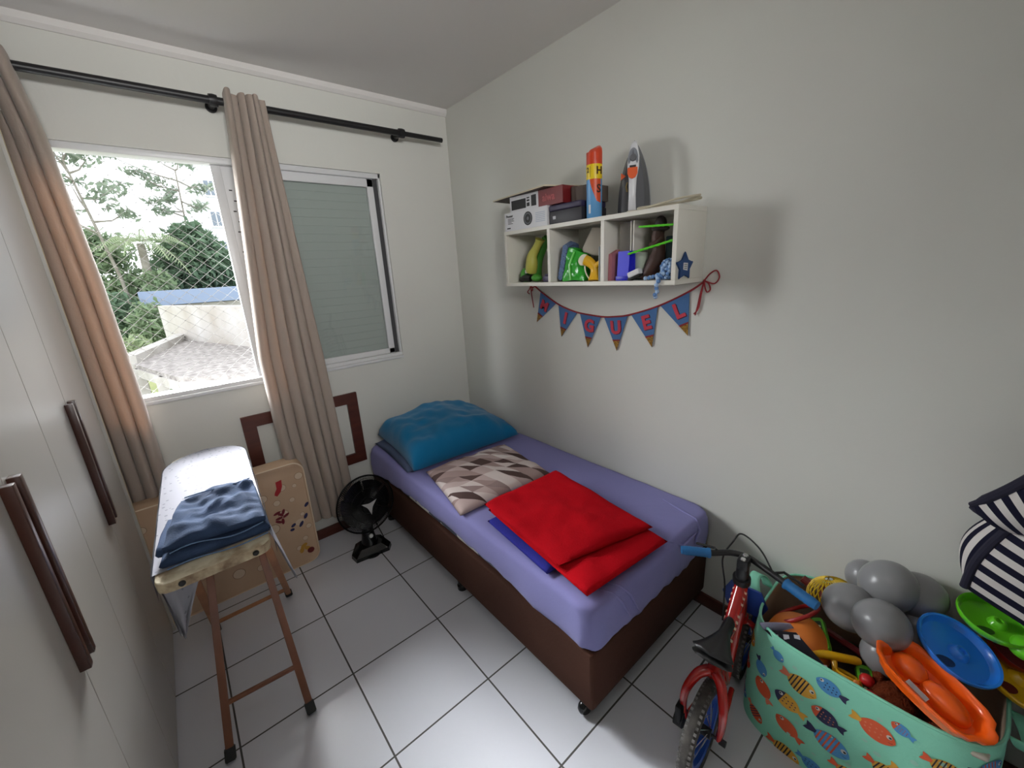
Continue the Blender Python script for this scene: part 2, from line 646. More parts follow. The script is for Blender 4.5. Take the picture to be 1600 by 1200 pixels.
bark = mat('pale_bark', '#8d8a80', .9, var=(8, '#6d685d', 1.))
def leaf_cloud(bm, c, r, n, size, rnd, flat=.6, shell=.55):
    for _ in range(n):
        d = V((rnd.gauss(0, 1), rnd.gauss(0, 1), rnd.gauss(0, 1)))
        d.normalize()
        q = rnd.random() ** (shell)
        P = V((c[0] + d.x*r[0]*q, c[1] + d.y*r[1]*q, c[2] + d.z*r[2]*q))
        P += V((rnd.uniform(-1, 1), rnd.uniform(-1, 1), rnd.uniform(-1, 1))) * size * .8
        nrm = (V((rnd.gauss(0, 1), rnd.gauss(0, 1), rnd.gauss(0, 1)))*.8 + V((0, 0, flat)) + d*.5).normalized()
        M = frame(P, nrm, (rnd.uniform(-1, 1), rnd.uniform(-1, 1), rnd.uniform(-1, 1)))
        s = size * rnd.uniform(.6, 1.3)
        vs = [bm.verts.new(M @ V(p)) for p in ((-s, 0, 0), (-.2*s, .38*s, .06*s), (s, 0, -.1*s), (-.2*s, -.38*s, .06*s))]
        bm.faces.new(vs)
LM = [leaf_mat('tree_leaves_dark', '#4c6350', '#667f62'), leaf_mat('tree_leaves_mid', '#657a5c', '#869a76'),
      leaf_mat('tree_leaves_light', '#82966f', '#a8b590'), leaf_mat('tree_leaves_grey', '#6a7a6a', '#93a08c')]
def tree(name, label, cat, base, trunk_pts, tr, clouds, lm, seed, size, group=None, branches=()):
    rnd = random.Random(seed)
    t = thing(name, label, cat, base, 0, group)
    bm = BM()
    add_tube(bm, trunk_pts, [lerp(tr, tr*.35, i/(len(trunk_pts)-1)) for i in range(len(trunk_pts))], 7)
    for bp_ in branches:
        add_tube(bm, bp_, [lerp(tr*.5, tr*.12, i/(len(bp_)-1)) for i in range(len(bp_))], 5)
    obj('trunk', bm, bark, t)
    bm = BM()
    for c, r, n in clouds:
        leaf_cloud(bm, c, r, n, size, rnd)
    obj('foliage', bm, lm, t, smooth=False, recalc=False)
    return t
tree('dense_tree', 'dense dark green tree filling the middle of the window view', 'tree', (-.3, 16, -3), [(-.3, 16, -3), (-.3, 16.1, 0), (-.5, 16, 2.6)], .18,
     [((-.55, 16.2, 2.5), (1.15, 1.2, 1.15), 2600), ((.2, 16.6, 2.2), (.7, .9, .9), 1100), ((-1.2, 16, 2.0), (.7, .7, .7), 900), ((-.4, 16.3, 3.3), (.6, .6, .5), 500)], LM[0], 3, .17)
tree('leafy_tree', 'mid green leafy tree at the left of the window view', 'tree', (-3.2, 18, -3), [(-3.2, 18, -3), (-3.1, 18, 0), (-3.1, 18, 2)], .16,
     [((-2.9, 17.6, 2.9), (.9, .9, .7), 1000), ((-2.6, 17.5, 1.6), (1.1, .9, .9), 1300), ((-3.4, 18, 3.2), (.8, .8, .6), 600)], LM[1], 4, .16)
# palm
palm = thing('palm_tree', 'palm with arching fronds beside the dense dark tree', 'tree', (-1.95, 15, -3))
bm = BM(); add_tube(bm, [(-1.95, 15, -3), (-1.9, 15, 0), (-1.82, 15, 3.0)], [.16, .13, .1], 8)
obj('trunk', bm, bark, palm)
bm = BM()
rnd = random.Random(11)
for k in range(16):
    a = 2*PI*k/16 + rnd.uniform(-.15, .15)
    el = rnd.uniform(.1, 1.0)
    ln = rnd.uniform(1.2, 1.6)
    d = V((math.cos(a), math.sin(a), 0))
    prev = None
    for i in range(26):
        t = i/25
        P = V((-1.82, 15, 3.05)) + d*ln*t*math.cos(el*.6) + V((0, 0, ln*(math.sin(el)*t - .85*t*t)))
        if prev is not None:
            tn = (P-prev).normalized()
            side = tn.cross(V((0, 0, 1))).normalized()
            w = .32*math.sin(PI*min(1, t*.92+.08))
            for s in (1, -1):
                tip = P + side*s*w + tn*.12 - V((0, 0, .14*w/.3))
                bm.faces.new([bm.verts.new(q) for q in (P, P + tn*.03, tip)])
            bm.faces.new([bm.verts.new(q) for q in (prev - side*.012, prev + side*.012, P + side*.012, P - side*.012)])
        prev = P
obj('frond', bm, LM[2], palm, smooth=False, recalc=False)
# two sparse trees against the sky
def sparse(name, label, tp, tr, tips, seed):
    rnd = random.Random(seed)
    br, cl = [], []
    for (s, tip) in tips:
        P0 = V(tp[-1]).lerp(V(tp[0]), 1-s) if len(tp) == 2 else V(tp[1]).lerp(V(tp[-1]), s)
        tip = V(tip)
        mid = P0.lerp(tip, .5) + V((0, 0, -.1))
        br.append([P0, mid, tip])
        for _ in range(3):
            c = tip + V((rnd.uniform(-.35, .35), rnd.uniform(-.3, .3), rnd.uniform(-.2, .2)))
            cl.append((c, (.3, .3, .11), 26))
    return tree(name, label, 'tree', tp[0], tp, tr, cl, LM[3], seed, .12, 'sparse trees against the sky', br)
sparse('tall_sparse_tree', 'tall thin tree with sparse leaf clusters at left against the sky', [(-2.2, 15, -3), (-2.5, 15, 2.0), (-2.95, 15, 5.2)], .07,
       [(.4, (-3.3, 15, 3.9)), (.7, (-2.2, 15, 4.4)), (1, (-2.9, 15, 5.5)), (.9, (-2.45, 15, 5.3)), (.85, (-3.3, 15, 5.2)), (.6, (-2.95, 15, 4.6)), (.5, (-1.9, 15, 3.9)), (1, (-2.65, 15, 5.9)), (.9, (-3.2, 15, 5.9))], 21)
sparse('slender_sparse_tree', 'slender tree with sparse leaf clusters above the dense tree', [(-.4, 17, -3), (-.5, 17, 2.2), (-.35, 17, 5.6)], .06,
       [(.6, (-1.3, 17, 4.4)), (.8, (-.9, 17, 5.2)), (1, (-.2, 17, 5.9)), (.9, (.3, 17, 5.1)), (.7, (.35, 17, 4.4)), (.8, (-1.5, 17, 5.4)), (.6, (-.7, 17, 4.6)), (1, (-.9, 17, 6.1)), (.55, (-1.9, 17, 4.9)), (.9, (-2.0, 17, 5.9))], 22)
# shrubs below
for nm, lb, c, r, n, lm, sd in (
        ('shrub', 'rounded green shrub beside the stained white wall', (-2.05, 13.2, .55), (.55, .5, .75), 1100, LM[1], 31),
        ('shrub', 'dark green shrub at left, under the palm', (-2.7, 14, .9), (.6, .5, .7), 900, LM[0], 32),
        ('shrub', 'yellow green bush at the lower left of the window view', (-2.65, 12.3, .0), (.55, .5, .5), 800, LM[2], 33),
        ('shrub', 'bushy green shrub between the palm and the low building', (-1.7, 14.6, 1.7), (.5, .4, .5), 700, LM[1], 34)):
    bm = BM()
    leaf_cloud(bm, c, r, n, .11, random.Random(sd))
    add_tube(bm, [(c[0], c[1], -3), (c[0], c[1], c[2])], .05, 6)
    tag(obj(nm, bm, lm, smooth=False, recalc=False), lb, 'shrub', 'shrubs outside')

# ------------------------------------------------------------------ curtain rod and curtains
rod = thing('curtain_rod', 'black metal curtain rod across the window wall', 'curtain rod', (-1.3, 0, 2.43))
bm = BM(); add_tube(bm, [(-2.5, -.1, 2.432), (-.40, -.1, 2.432)], .0165, 16)
add_tube(bm, [(-.41, -.1, 2.432), (-.106, -.1, 2.432)], .0135, 16)
obj('pole', bm, black_m, rod)
for x in (-2.35, -1.312, -.385):
    bm = BM()
    add_tube(bm, [(x, -.002, 2.432), (x, -.085, 2.432)], .013, 14)
    add_tube(bm, [(x, -.002, 2.432), (x, -.012, 2.432)], .024, 18)
    add_lathe(bm, [(.017, -.016), (.024, -.016), (.026, 0), (.024, .016), (.017, .016)], frame((x, -.1, 2.432), (1, 0, 0)), 20)
    obj('bracket', bm, black_m, rod)

def curtain_bm(left, right, ztop, zbot, folds, amp, seed, y0=-.1):
    """left(z), right(z): the edges of the gathered cloth"""
    bm = BM()
    def f(u, v):
        z = lerp(ztop, zbot, v)
        xl, xr = left(z), right(z)
        ph = 2*PI*folds*u + .5*math.sin(3*v + seed)*v + .6*math.sin(2*PI*u*1.3 + seed)
        a = amp * (.75 + .35*math.sin(2*PI*u*1.7 + seed) + .2*v)
        xx = lerp(xl, xr, u) + (xr-xl)/folds*.16*math.sin(2*ph)
        ph = PI*folds*u + .25*math.sin(2.2*v + seed)*v
        y = y0 + .012 - a*2.0*abs(math.sin(ph))**.6 + .008*nz((u*3, v*4, 0), 1, seed)
        xx = lerp(xl, xr, u) - (xr-xl)/folds*.17*math.sin(2*ph)
        if v < .01:
            z += .006*math.sin(ph)
        return V((xx, y, z))
    add_grid(bm, f, folds*18, 60)
    return bm
cur_m = fabric_mat('beige_curtain_cloth', '#a1948a', '#a87450', .05, .85, bump=(180, .12))
def ramp(pts):
    def f(z):
        for (z0, x0), (z1, x1) in zip(pts, pts[1:]):
            if z0 >= z >= z1:
                t = (z0-z)/(z0-z1)
                return lerp(x0, x1, t)
        return pts[-1][1]
    return f
o = obj('curtain', curtain_bm(ramp([(2.5, -1.268), (2.3, -1.282), (1.24, -1.368), (.8, -1.366), (.0, -1.325)]), ramp([(2.5, -1.10), (2.3, -1.095), (1.18, -1.046), (.0, -1.012)]), 2.468, .21, 6, .036, 1.3, y0=-.108), cur_m, sharp=0, recalc=False)
tag(o, 'beige curtain gathered in the middle of the window', 'curtain', 'curtains')
o = obj('curtain', curtain_bm(ramp([(2.5, -2.2), (0, -2.2)]), ramp([(2.5, -1.925), (2.2, -1.888), (1.66, -1.863), (1.1, -1.852), (0, -1.848)]), 2.475, .21, 7, .04, 4.2, y0=-.085), cur_m, sharp=0, recalc=False)
tag(o, 'beige curtain hanging at far left beside the wardrobe', 'curtain', 'curtains')

# ------------------------------------------------------------------ wardrobe
ward_m = mat('cream_wardrobe_laminate', '#b6b2ab', .33, spec=.5, var=(1.2, '#aeaaa2', 1.))
handle_m = mat('dark_brown_handle', '#43241a', .28, var=(9, '#2b130c', 1.), stretch=(1, 1, .1))
edge_m = mat('cream_edge_band', '#c9bd9c', .4)
wr = thing('wardrobe', 'cream wardrobe with dark brown bar handles along the left wall', 'wardrobe', (-2.27, -1.3, 0))
bm = BM(); bx(bm, -2.545, -2.006, -2.32, -.245, .04, 2.36); bx(bm, -2.5, -2.04, -2.3, -.26, 0, .04)
obj('carcass', bm, ward_m, wr, smooth=False)
bm = BM(); bx(bm, -2.545, -1.986, -.2445, -.227, .0, 2.36, bevel=.001, seg=1)
obj('side_panel', bm, ward_m, wr)
bm = BM(); bx(bm, -1.9862, -1.9855, -.243, -.229, .005, 2.355)
obj('edge_band', bm, edge_m, wr, smooth=False)
ds = [-.2465, -.69, -1.04, -1.403, -1.812, -2.32]
pairs = {0: (-1, .84, 1.28), 1: (1, .84, 1.28), 2: (-1, .83, 1.277), 3: (1, .83, 1.277)}
for i in range(5):
    y1, y0 = ds[i], ds[i+1]
    bm = BM(); bx(bm, -2.005, -1.996, y0+.0018, y1-.0018, .012, 2.355, bevel=.001, seg=1)
    d = obj('door', bm, ward_m, wr)
    if i in pairs:
        s, z0, z1 = pairs[i]
        yy = (y0 + .026) if s < 0 else (y1 - .026)
        bm = BM()
        bx(bm, -1.996, -1.977, yy-.010, yy+.010, z0, z1, bevel=.0015)
        obj('handle', bm, handle_m, d)

# ------------------------------------------------------------------ wooden frame on the wall
bm = BM()
X0, X1, Z0, Z1, w = -1.503, -.868, .44, .914, .066
M = Matrix(((1, 0, 0, 0), (0, 0, 1, -.018), (0, 1, 0, 0), (0, 0, 0, 1)))
for poly in ([(X0, Z0), (X1, Z0), (X1-w, Z0+w), (X0+w, Z0+w)], [(X1, Z0), (X1, Z1), (X1-w, Z1-w), (X1-w, Z0+w)],
             [(X1, Z1), (X0, Z1), (X0+w, Z1-w), (X1-w, Z1-w)], [(X0, Z1), (X0, Z0), (X0+w, Z0+w), (X0+w, Z1-w)]):
    add_prism(bm, poly, .0175, M)
tag(obj('wall_frame', bm, redwood, smooth=False), 'red brown wooden rectangular frame fixed to the wall below the window', 'frame')

# ------------------------------------------------------------------ crib mattress leaning on the wall
beige_m = mat('beige_printed_cotton', '#c2a68b', .85, var=(5, '#b89a7f', 1.), bump=(40, .1))
prt = [mat('print_cream', '#cdb9a2', .85), mat('print_outline', '#8a705a', .85), mat('print_red', '#a3262c', .85),
       mat('print_maroon', '#6b1d28', .85), mat('print_navy', '#2b2b52', .85), mat('print_ochre', '#b98a3a', .85), mat('print_brown', '#6e2a2a', .85)]
pipe_m = mat('cream_piping', '#d6c4ab', .8)
cm = thing('crib_mattress', 'beige printed crib mattress standing on edge against the wall', 'mattress', (-1.8, -.15, 0))
CL, CH, CT = 1.16, .655, .1
CM = Matrix(((1, 0, 0, -1.29), (0, math.cos(.05), -math.sin(.05), -.195), (0, math.sin(.05), math.cos(.05), .003), (0, 0, 0, 1)))
# local: x 0..-CL, y 0 (front) .. CT, z 0..CH
def rrect(x0, x1, z0, z1, r, n=7):
    o = []
    for cx, cz, a in ((x1-r, z1-r, 0), (x0+r, z1-r, 90), (x0+r, z0+r, 180), (x1-r, z0+r, 270)):
        for k in range(n+1):
            t = math.radians(a + 90*k/n)
            o.append((cx + r*math.cos(t), cz + r*math.sin(t)))
    return o
bm = BM()
prof = rrect(-CL, 0, 0, CH, .06)
def puff(d):
    return prof
rings = []
cxm, czm = -CL/2, CH/2
for yy, k in ((0.004, .985), (0, .99), (0, 1), (.01, 1.006), (.05, 1.01), (.09, 1.006), (CT, 1.), (CT, .98)):
    rings.append([bm.verts.new(CM @ V((cxm + (x-cxm)*k, yy, czm + (z-czm)*(1 + (k-1)*1.6)))) for x, z in prof])
n = len(prof)
for a, b in zip(rings, rings[1:]):
    for k in range(n):
        bm.faces.new((a[k], a[(k+1) % n], b[(k+1) % n], b[k]))
bm.faces.new(rings[0][::-1]); bm.faces.new(rings[-1])
def dec(poly, d, mi):
    bm.faces.new([bm.verts.new(CM @ V((x, .004 - d, z))) for x, z in poly]).material_index = mi
def circ(x, z, r, n=18, sx=1, rot=0):
    o = []
    for k in range(n):
        a, b = r*sx*math.cos(2*PI*k/n), r*math.sin(2*PI*k/n)
        o.append((x + a*math.cos(rot) - b*math.sin(rot), z + a*math.sin(rot) + b*math.cos(rot)))
    return o
rnd = random.Random(5)
for x, z, r in ((-.12, .53, .02), (-.06, .52, .012), (-.16, .45, .018), (-.085, .44, .015), (-.03, .57, .022), (-.14, .37, .026), (-.05, .33, .012), (-.06, .17, .015),
                (-.2, .3, .03), (-.22, .5, .024), (-.1, .12, .016), (-.03, .24, .016), (-.9, .55, .035), (-.84, .5, .03), (-.95, .45, .04), (-.8, .4, .03), (-.7, .55, .02), (-.55, .2, .03), (-.4, .12, .03), (-.3, .1, .02), (-.62, .1, .02)):
    dec(circ(x, z, r), .0008, 2)
    dec(circ(x, z, r*.9), .0014, 1)
dec([(-.145, .575), (-.115, .58), (-.118, .54), (-.13, .51), (-.15, .49), (-.162, .5), (-.158, .515), (-.146, .535)], .002, 3)
for x, z, a in ((-.17, .39, .3), (-.155, .375, -.8), (-.14, .385, 1.2), (-.165, .355, .1), (-.15, .33, 1.5), (-.17, .335, -.6), (-.13, .36, .5)):
    dec(circ(x, z, .008, 10, 2.4, a), .002 + .0002*abs(a), 4)
for x, z, a, s in ((-.105, .28, .6, 1.6), (-.065, .27, 1.0, 2.2), (-.035, .31, 1.1, 2.), (-.115, .255, 0, 1.3), (-.02, .38, .9, 1.8)):
    dec(circ(x, z, .009, 12, s, a), .0021, 5)
dec(circ(-.07, .285, .02, 14, 1.2), .0016, 1)
for x, z, a in ((-.075, .125, .5), (-.06, .1, -.7), (-.09, .1, 1.3)):
    dec(circ(x, z, .012, 10, 1.7, a), .002, 6)
dec(circ(-.045, .078, .019, 18), .0023, 7)
obj('cover', bm, [beige_m, *prt], cm, sharp=50, recalc=False)
bm = BM()
add_tube(bm, [CM @ V((x, .002, z)) for x, z in prof], .0032, 6, closed=True)
obj('piping', bm, pipe_m, cm)

# ------------------------------------------------------------------ ironing board
wood_m = mat('light_pine_wood', '#a9744d', .5, var=(14, '#8d5a38', 1.), stretch=(1, 1, .2))
wood_d = mat('brown_pine_wood', '#7f4b2f', .45, var=(14, '#653720', 1.), stretch=(1, 1, .2))
floral = mat('faded_floral_cover', '#bdb49c', .85, var=(16, '#8b7a62', 2.2), bump=(60, .15))
rub = mat('black_rubber', '#121212', .6)
ib = thing('ironing_board', 'wooden ironing board with faded floral cover and crossed legs', 'ironing board', (-1.7, -.75, 0))
bxa = lambda y: lerp(-1.868, -1.833, (y+1.27)/1.05)     # left and right edges
bxb = lambda y: lerp(-1.592, -1.535, (y+1.27)/1.05)
def board_outline(grow=0., y_near=-1.275, y_far=-.235, n=18):
    o = []
    r = .035
    L0, R0 = bxa(y_near)-grow, bxb(y_near)+grow
    o += [(L0+r, y_near-grow), (R0-r, y_near-grow)]
    o += [(R0 - r + r*math.sin(t), y_near - grow + r - r*math.cos(t)) for t in (.5, 1.05, PI/2)]
    ys = y_far - .19
    for k in range(n+1):
        t = PI*k/n
        c = (bxa(ys)+bxb(ys))/2
        w = (bxb(ys)-bxa(ys))/2 + grow
        e = .62
        cx = math.copysign(abs(math.cos(t))**e, math.cos(t))
        o.append((c + w*cx, ys + (.19+grow)*abs(math.sin(t))**.75))
    o += [(L0 + r - r*math.sin(t), y_near - grow + r - r*math.cos(t)) for t in (PI/2, 1.05, .5)]
    return o
bm = BM()
BO = board_outline()
rings = []
cb = (-1.707, -.75)
for z, k in ((.828, .985), (.83, 1), (.852, 1.004), (.858, .995), (.86, .98)):
    rings.append([bm.verts.new((cb[0] + (x-cb[0])*k, cb[1] + (y-cb[1])*(1 + (k-1)*.4), z)) for x, y in BO])
n = len(BO)
for a, b in zip(rings, rings[1:]):
    for k in range(n):
        f_ = bm.faces.new((a[k], a[(k+1) % n], b[(k+1) % n], b[k]))
        f_.material_index = 1 if b is not rings[-1] else 0
bm.faces.new(rings[0][::-1]); bm.faces.new(rings[-1])
obj('board', bm, [floral, mat('stained_floral_edge', '#b9aa8d', .85, var=(22, '#5e4632', 1.6), bump=(60, .15))], ib, sharp=40)
for x in (-1.812, -1.637):
    bm = BM()
    add_lathe(bm, [(0, .006), (.006, .005), (.0085, 0), (.0085, -.002)], frame((x, -1.2795, .845), (0, -1, 0)), 14)
    obj('bolt', bm, rub, ib)
def leg(a, b, m, w=.0125, w2=.011):
    a, b = V(a), V(b)
    d = (b-a).normalized()
    bm = BM()
    M = frame(a, d, (1, 0, 0))
    h = (b-a).length
    add_prism(bm, [(-w, -w2), (w, -w2), (w, w2), (-w, w2)], h, M)
    bmesh.ops.bevel(bm, geom=bm.edges[:], offset=.003, segments=2, affect='EDGES')
    o = obj('leg', bm, m, ib)
    bm = BM()
    c0 = a + d*.001
    add_prism(bm, [(-w-.004, -w2-.004), (w+.004, -w2-.004), (w+.004, w2+.004), (-w-.004, w2+.004)], .042, frame(c0 - d*.004, d, (1, 0, 0)))
    bmesh.ops.bevel(bm, geom=bm.edges[:], offset=.003, segments=2, affect='EDGES')
    obj('rubber_foot', bm, rub, o)
LA = [((-1.853, -1.113, .010), (-1.735, -.60, .828)), ((-1.591, -1.136, .010), (-1.605, -.60, .828))]
LB = [((-1.83, -.395, .010), (-1.80, -1.14, .828)), ((-1.511, -.393, .010), (-1.605, -1.14, .828))]
for a, b in LA: leg(a, b, wood_d)
for a, b in LB: leg(a, b, wood_m)
def along(l, t): return V(l[0]).lerp(V(l[1]), t)
bm = BM(); add_tube(bm, [along(LA[0], .18), along(LA[1], .18)], .0095, 10)
obj('stretcher', bm, wood_d, ib)
bm = BM(); add_tube(bm, [along(LB[0], .12), along(LB[1], .12)], .0095, 10)
obj('stretcher', bm, wood_m, ib)
# white cloth laid over the board, corners hanging
def dotcloth():
    m, nt, b = new_mat('white_dotted_cloth')
    tc = N(nt, 'ShaderNodeTexCoord')
    vo = N(nt, 'ShaderNodeTexVoronoi')
    vo.inputs['Scale'].default_value = 42
    vo.inputs['Randomness'].default_value = .75
    L(nt, tc.outputs['Object'], vo.inputs['Vector'])
    f = math_node(nt, 'LESS_THAN', vo.outputs['Distance'], .2)
    L(nt, mix_col(nt, math_node(nt, 'MULTIPLY', f, .55), S('#85848b'), S('#50525b')), b.inputs['Base Color'])
    b.inputs['Roughness'].default_value = .9
    b.inputs['Specular IOR Level'].default_value = .15
    return m
bm = BM()
def cl_top(u, v):
    y = lerp(-1.215, -.232, v)
    # half width at y follows the board's outline
    ys = -.235 - .19
    t = max(0., (y-ys)/.19)
    c, w = (bxa(y)+bxb(y))/2, (bxb(y)-bxa(y))/2
    w *= (1 - min(1, t)**2.6)**.62 if t > 0 else 1
    w += .005
    x = c + (2*u-1)*w
    return V((x, y, .8635 + .0012*nz((x, y, 0), 14)))
g = add_grid(bm, cl_top, 26, 60)
# hems over the sides
def side(sgn):
    def f(u, v):
        y = lerp(-1.215, -.3, u)
        P = cl_top(1 if sgn > 0 else 0, (y+1.215)/.983)
        near = max(0., 1 - (u/.24))
        dropz = .035 + .05*near + .006*math.sin(30*u)
        out = .004 + .004*math.sin(26*u)*v
        return P + V((sgn*out, 0, -dropz*v))
    return f
add_grid(bm, side(-1), 60, 10)
add_grid(bm, side(1), 60, 10)
def tri_cloth(a, b, c, w=.012):
    a, b, c = V(a), V(b), V(c)
    def f(u, v):
        P = a.lerp(b, u).lerp(c, v)
        return P + V((.3*w*math.sin(9*u + 4*v), w*math.sin(11*u)*v, 0))
    add_grid(bm, f, 18, 14)
tri_cloth((-1.871, -1.21, .855), (-1.75, -1.13, .828), (-1.852, -1.185, .615))
tri_cloth((-1.875, -1.21, .862), (-1.866, -1.0, .84), (-1.858, -1.185, .63))
tri_cloth((-1.588, -1.225, .862), (-1.575, -.95, .83), (-1.551, -1.27, .702))
bmesh.ops.remove_doubles(bm, verts=bm.verts, dist=1e-4)
tag(obj('ironing_cloth', bm, dotcloth(), sharp=60, recalc=False), 'white dotted cloth draped over the ironing board', 'cloth')

# folded jeans
denim = mat('dark_blue_denim', '#303f59', .9, spec=.15, var=(9, '#212d42', 1.4), bump=(220, .25))
denim_l = mat('faded_denim_seam', '#5a6f8c', .9, spec=.1)
jn = thing('jeans', 'folded dark blue jeans lying on the ironing board', 'jeans', (-1.71, -1.05, .866))
bm = BM()
jc = [(-1.852, -1.225, .8655), (-1.582, -1.24, .8655), (-1.572, -.90, .8655), (-1.80, -.885, .8655)]
slab_bm(bm, [V(p) for p in jc], .042, seed=2, wr=.006, ws=9)
jc2 = [(-1.838, -1.205, .902), (-1.588, -1.235, .902), (-1.578, -.925, .902), (-1.785, -.92, .902)]
slab_bm(bm, [V(p) for p in jc2], .042, 60, 60, seed=8, wr=.034, ws=11)
obj('folded_legs', bm, denim, jn, sharp=0)
for a, b_, dy, zs in ((jc2[0], jc2[1], -.011, (.010, .008)), (jc[0], jc[1], -.012, (.012, .005)), (jc2[3], jc2[2], -.03, (.046, .002))):
    bm = BM()
    add_tube(bm, [V(a).lerp(V(b_), .06 + .9*i/18) + V((0, dy, zs[0] + zs[1]*math.sin(.39*i))) for i in range(19)], .002, 5)
    obj('seam', bm, denim_l, jn)
bm = BM()
slab_bm(bm, [V(p) for p in [(-1.858, -1.17, .878), (-1.815, -1.19, .878), (-1.78, -.99, .878), (-1.825, -.98, .878)]], .034, nu=14, nv=14, seed=4, wr=.006)
obj('waistband', bm, denim, jn, sharp=0)

# ------------------------------------------------------------------ desk fan
blk = mat('glossy_black_plastic', '#0c0c0d', .22, spec=.5)
blk2 = mat('black_plastic_matte', '#060607', .5, spec=.25)
silver = mat('silver_badge', '#c9c8c6', .35, metal=.3)
fan = thing('desk_fan', 'small black desk fan standing on the floor beside the bed', 'fan', (-1.04, -.33, 0))
bm = BM()
bp_ = [(-.105, -.085), (.09, -.085), (.115, -.04), (.085, .08), (-.075, .08), (-.12, -.02)]
Fb = Matrix.Translation((-1.035, -.335, 0)) @ Matrix.Rotation(-.12, 4, 'Z')
for z0, z1, k0, k1 in ((0, .022, 1, .97), (.022, .05, .97, .6)):
    lo = [bm.verts.new(Fb @ V((x*k0, y*k0, z0))) for x, y in bp_]
    hi = [bm.verts.new(Fb @ V((x*k1, y*k1, z1))) for x, y in bp_]
    bm.faces.new(lo[::-1]); bm.faces.new(hi)
    for k in range(6):
        bm.faces.new((lo[k], lo[(k+1) % 6], hi[(k+1) % 6], hi[k]))
obj('base', bm, blk, fan, sharp=25)
bm = BM()
add_tube(bm, [(-1.035, -.33, .045), (-1.035, -.325, .1), (-1.03, -.315, .19)], [.05, .038, .03], 16)
obj('neck', bm, blk, fan)
bm = BM()
add_lathe(bm, [(0, .006), (.011, .005), (.013, 0), (.013, -.006)], frame((-1.033, -.372, .112), (-.1, -1, .25)), 18)
obj('knob', bm, silver, fan)
FD = V((.06, -1, .16)).normalized()
FC = V((-1.035, -.385, .338))
FM = frame(FC, FD, (1, 0, 0))
bm = BM()
add_lathe(bm, [(0, -.14), (.035, -.135), (.05, -.1), (.052, -.05), (.045, -.03), (0, -.03)], FM, 24)
obj('motor_housing', bm, blk2, fan)
R_ = .168
def guard(sgn, depth):
    bm = BM()
    for k in range(100):
        a = 2*PI*k/100
        pts = []
        for t in (.16, .45, .75, .93, 1):
            pts.append(FM @ V((R_*t*math.cos(a + (1-t)*.5), R_*t*math.sin(a + (1-t)*.5), sgn*depth*(1 - t**3.2))))
        add_tube(bm, pts, .0014, 4, cap=False)
    for t, r in ((1, .0045), (.6, .0015), (.32, .0015)):
        pts = [FM @ V((R_*t*math.cos(2*PI*k/48), R_*t*math.sin(2*PI*k/48), sgn*depth*(1-t**3.2))) for k in range(48)]
        add_tube(bm, pts, r, 6, closed=True)
    return bm
obj('front_guard', guard(1, .045), blk2, fan, recalc=False)
obj('rear_guard', guard(-1, .05), blk2, fan, recalc=False)
bm = BM()
add_lathe(bm, [(0, .02), (.028, .018), (.032, 0), (.03, -.03), (0, -.03)], FM, 20)
for k in range(6):
    def f(u, v, a=2*PI*k/6):
        r = lerp(.028, .145, u)
        w = lerp(.5, .52, u)
        th = a + (v-.5)*2*w
        return FM @ V((r*math.cos(th), r*math.sin(th), (v-.5)*.03))
    add_grid(bm, f, 8, 5)
obj('blade', bm, blk, fan, recalc=False)
bm = BM()
add_lathe(bm, [(0, .012), (.04, .01), (.046, 0), (.046, -.004)], frame(FC + FD*.043, FD, (1, 0, 0)), 28)
hub = obj('hub_cap', bm, blk2, fan)
bm = BM()
tri = []
for k in range(3):
    a0 = PI*.5 + PI/3 + 2*PI*k/3
    for j in range(6):
        t = j/6
        a1 = a0 + 2*PI/3
        p = V((math.cos(a0), math.sin(a0))).lerp(V((math.cos(a1), math.sin(a1))), t) * .052
        q = p * (1 - .62*math.sin(PI*t)*.55)
        tri.append((q.x, q.y))
add_prism(bm, tri, .002, frame(FC + FD*.0555, FD, (1, 0, 0)))
obj('badge', bm, silver, fan, smooth=False)
bm = BM()
add_tube(bm, [V((-1.10, -.405, .006)) + V((.11*t, -.028*math.sin(PI*t), 0)) for t in [i/12 for i in range(13)]], .0035, 6)
add_tube(bm, [(-.99, -.405, .006), (-.95, -.36, .005), (-.93, -.28, .005), (-.945, -.2, .1), (-.95, -.05, .3)], .003, 6)
obj('cable', bm, blk2, fan)

# ------------------------------------------------------------------ bed
suede = mat('dark_brown_suede', '#4c3229', .9, spec=.1, var=(3.5, '#402a23', 1.), bump=(90, .15))
bed = thing('bed_base', 'dark brown suede single bed base on black legs', 'bed', (-.43, -.97, 0))
bm = BM(); bx(bm, -.852, -.012, -1.912, -.03, .1, .355, bevel=.014, seg=3)
obj('box_frame', bm, suede, bed)
bm = BM(); bx(bm, -.84, -.02, -1.90, -.04, .088, .1)
obj('bottom_cloth', bm, rub, bed)
for x, y in ((-.80, -1.845), (-.80, -1.0), (-.80, -.12), (-.07, -1.845), (-.07, -1.0), (-.07, -.12)):
    bm = BM()
    add_lathe(bm, [(0, .09), (.028, .09), (.021, .035), (.021, .03), (0, .03)], Matrix.Translation((x, y, 0)), 16)
    lg = obj('leg', bm, blk2, bed)
    bm = BM()
    if y == -1.845:
        add_lathe(bm, [(0, -.016), (.02, -.016), (.027, -.008), (.028, 0), (.027, .008), (.02, .016), (0, .016)], frame((x-.012, y, .0285), (.3, 1, 0)), 18)
        obj('caster', bm, blk, lg)
    else:
        add_lathe(bm, [(0, 0), (.026, 0), (.027, .022), (.02, .032), (0, .032)], Matrix.Translation((x, y, 0)), 18)
        obj('glide', bm, blk, lg)

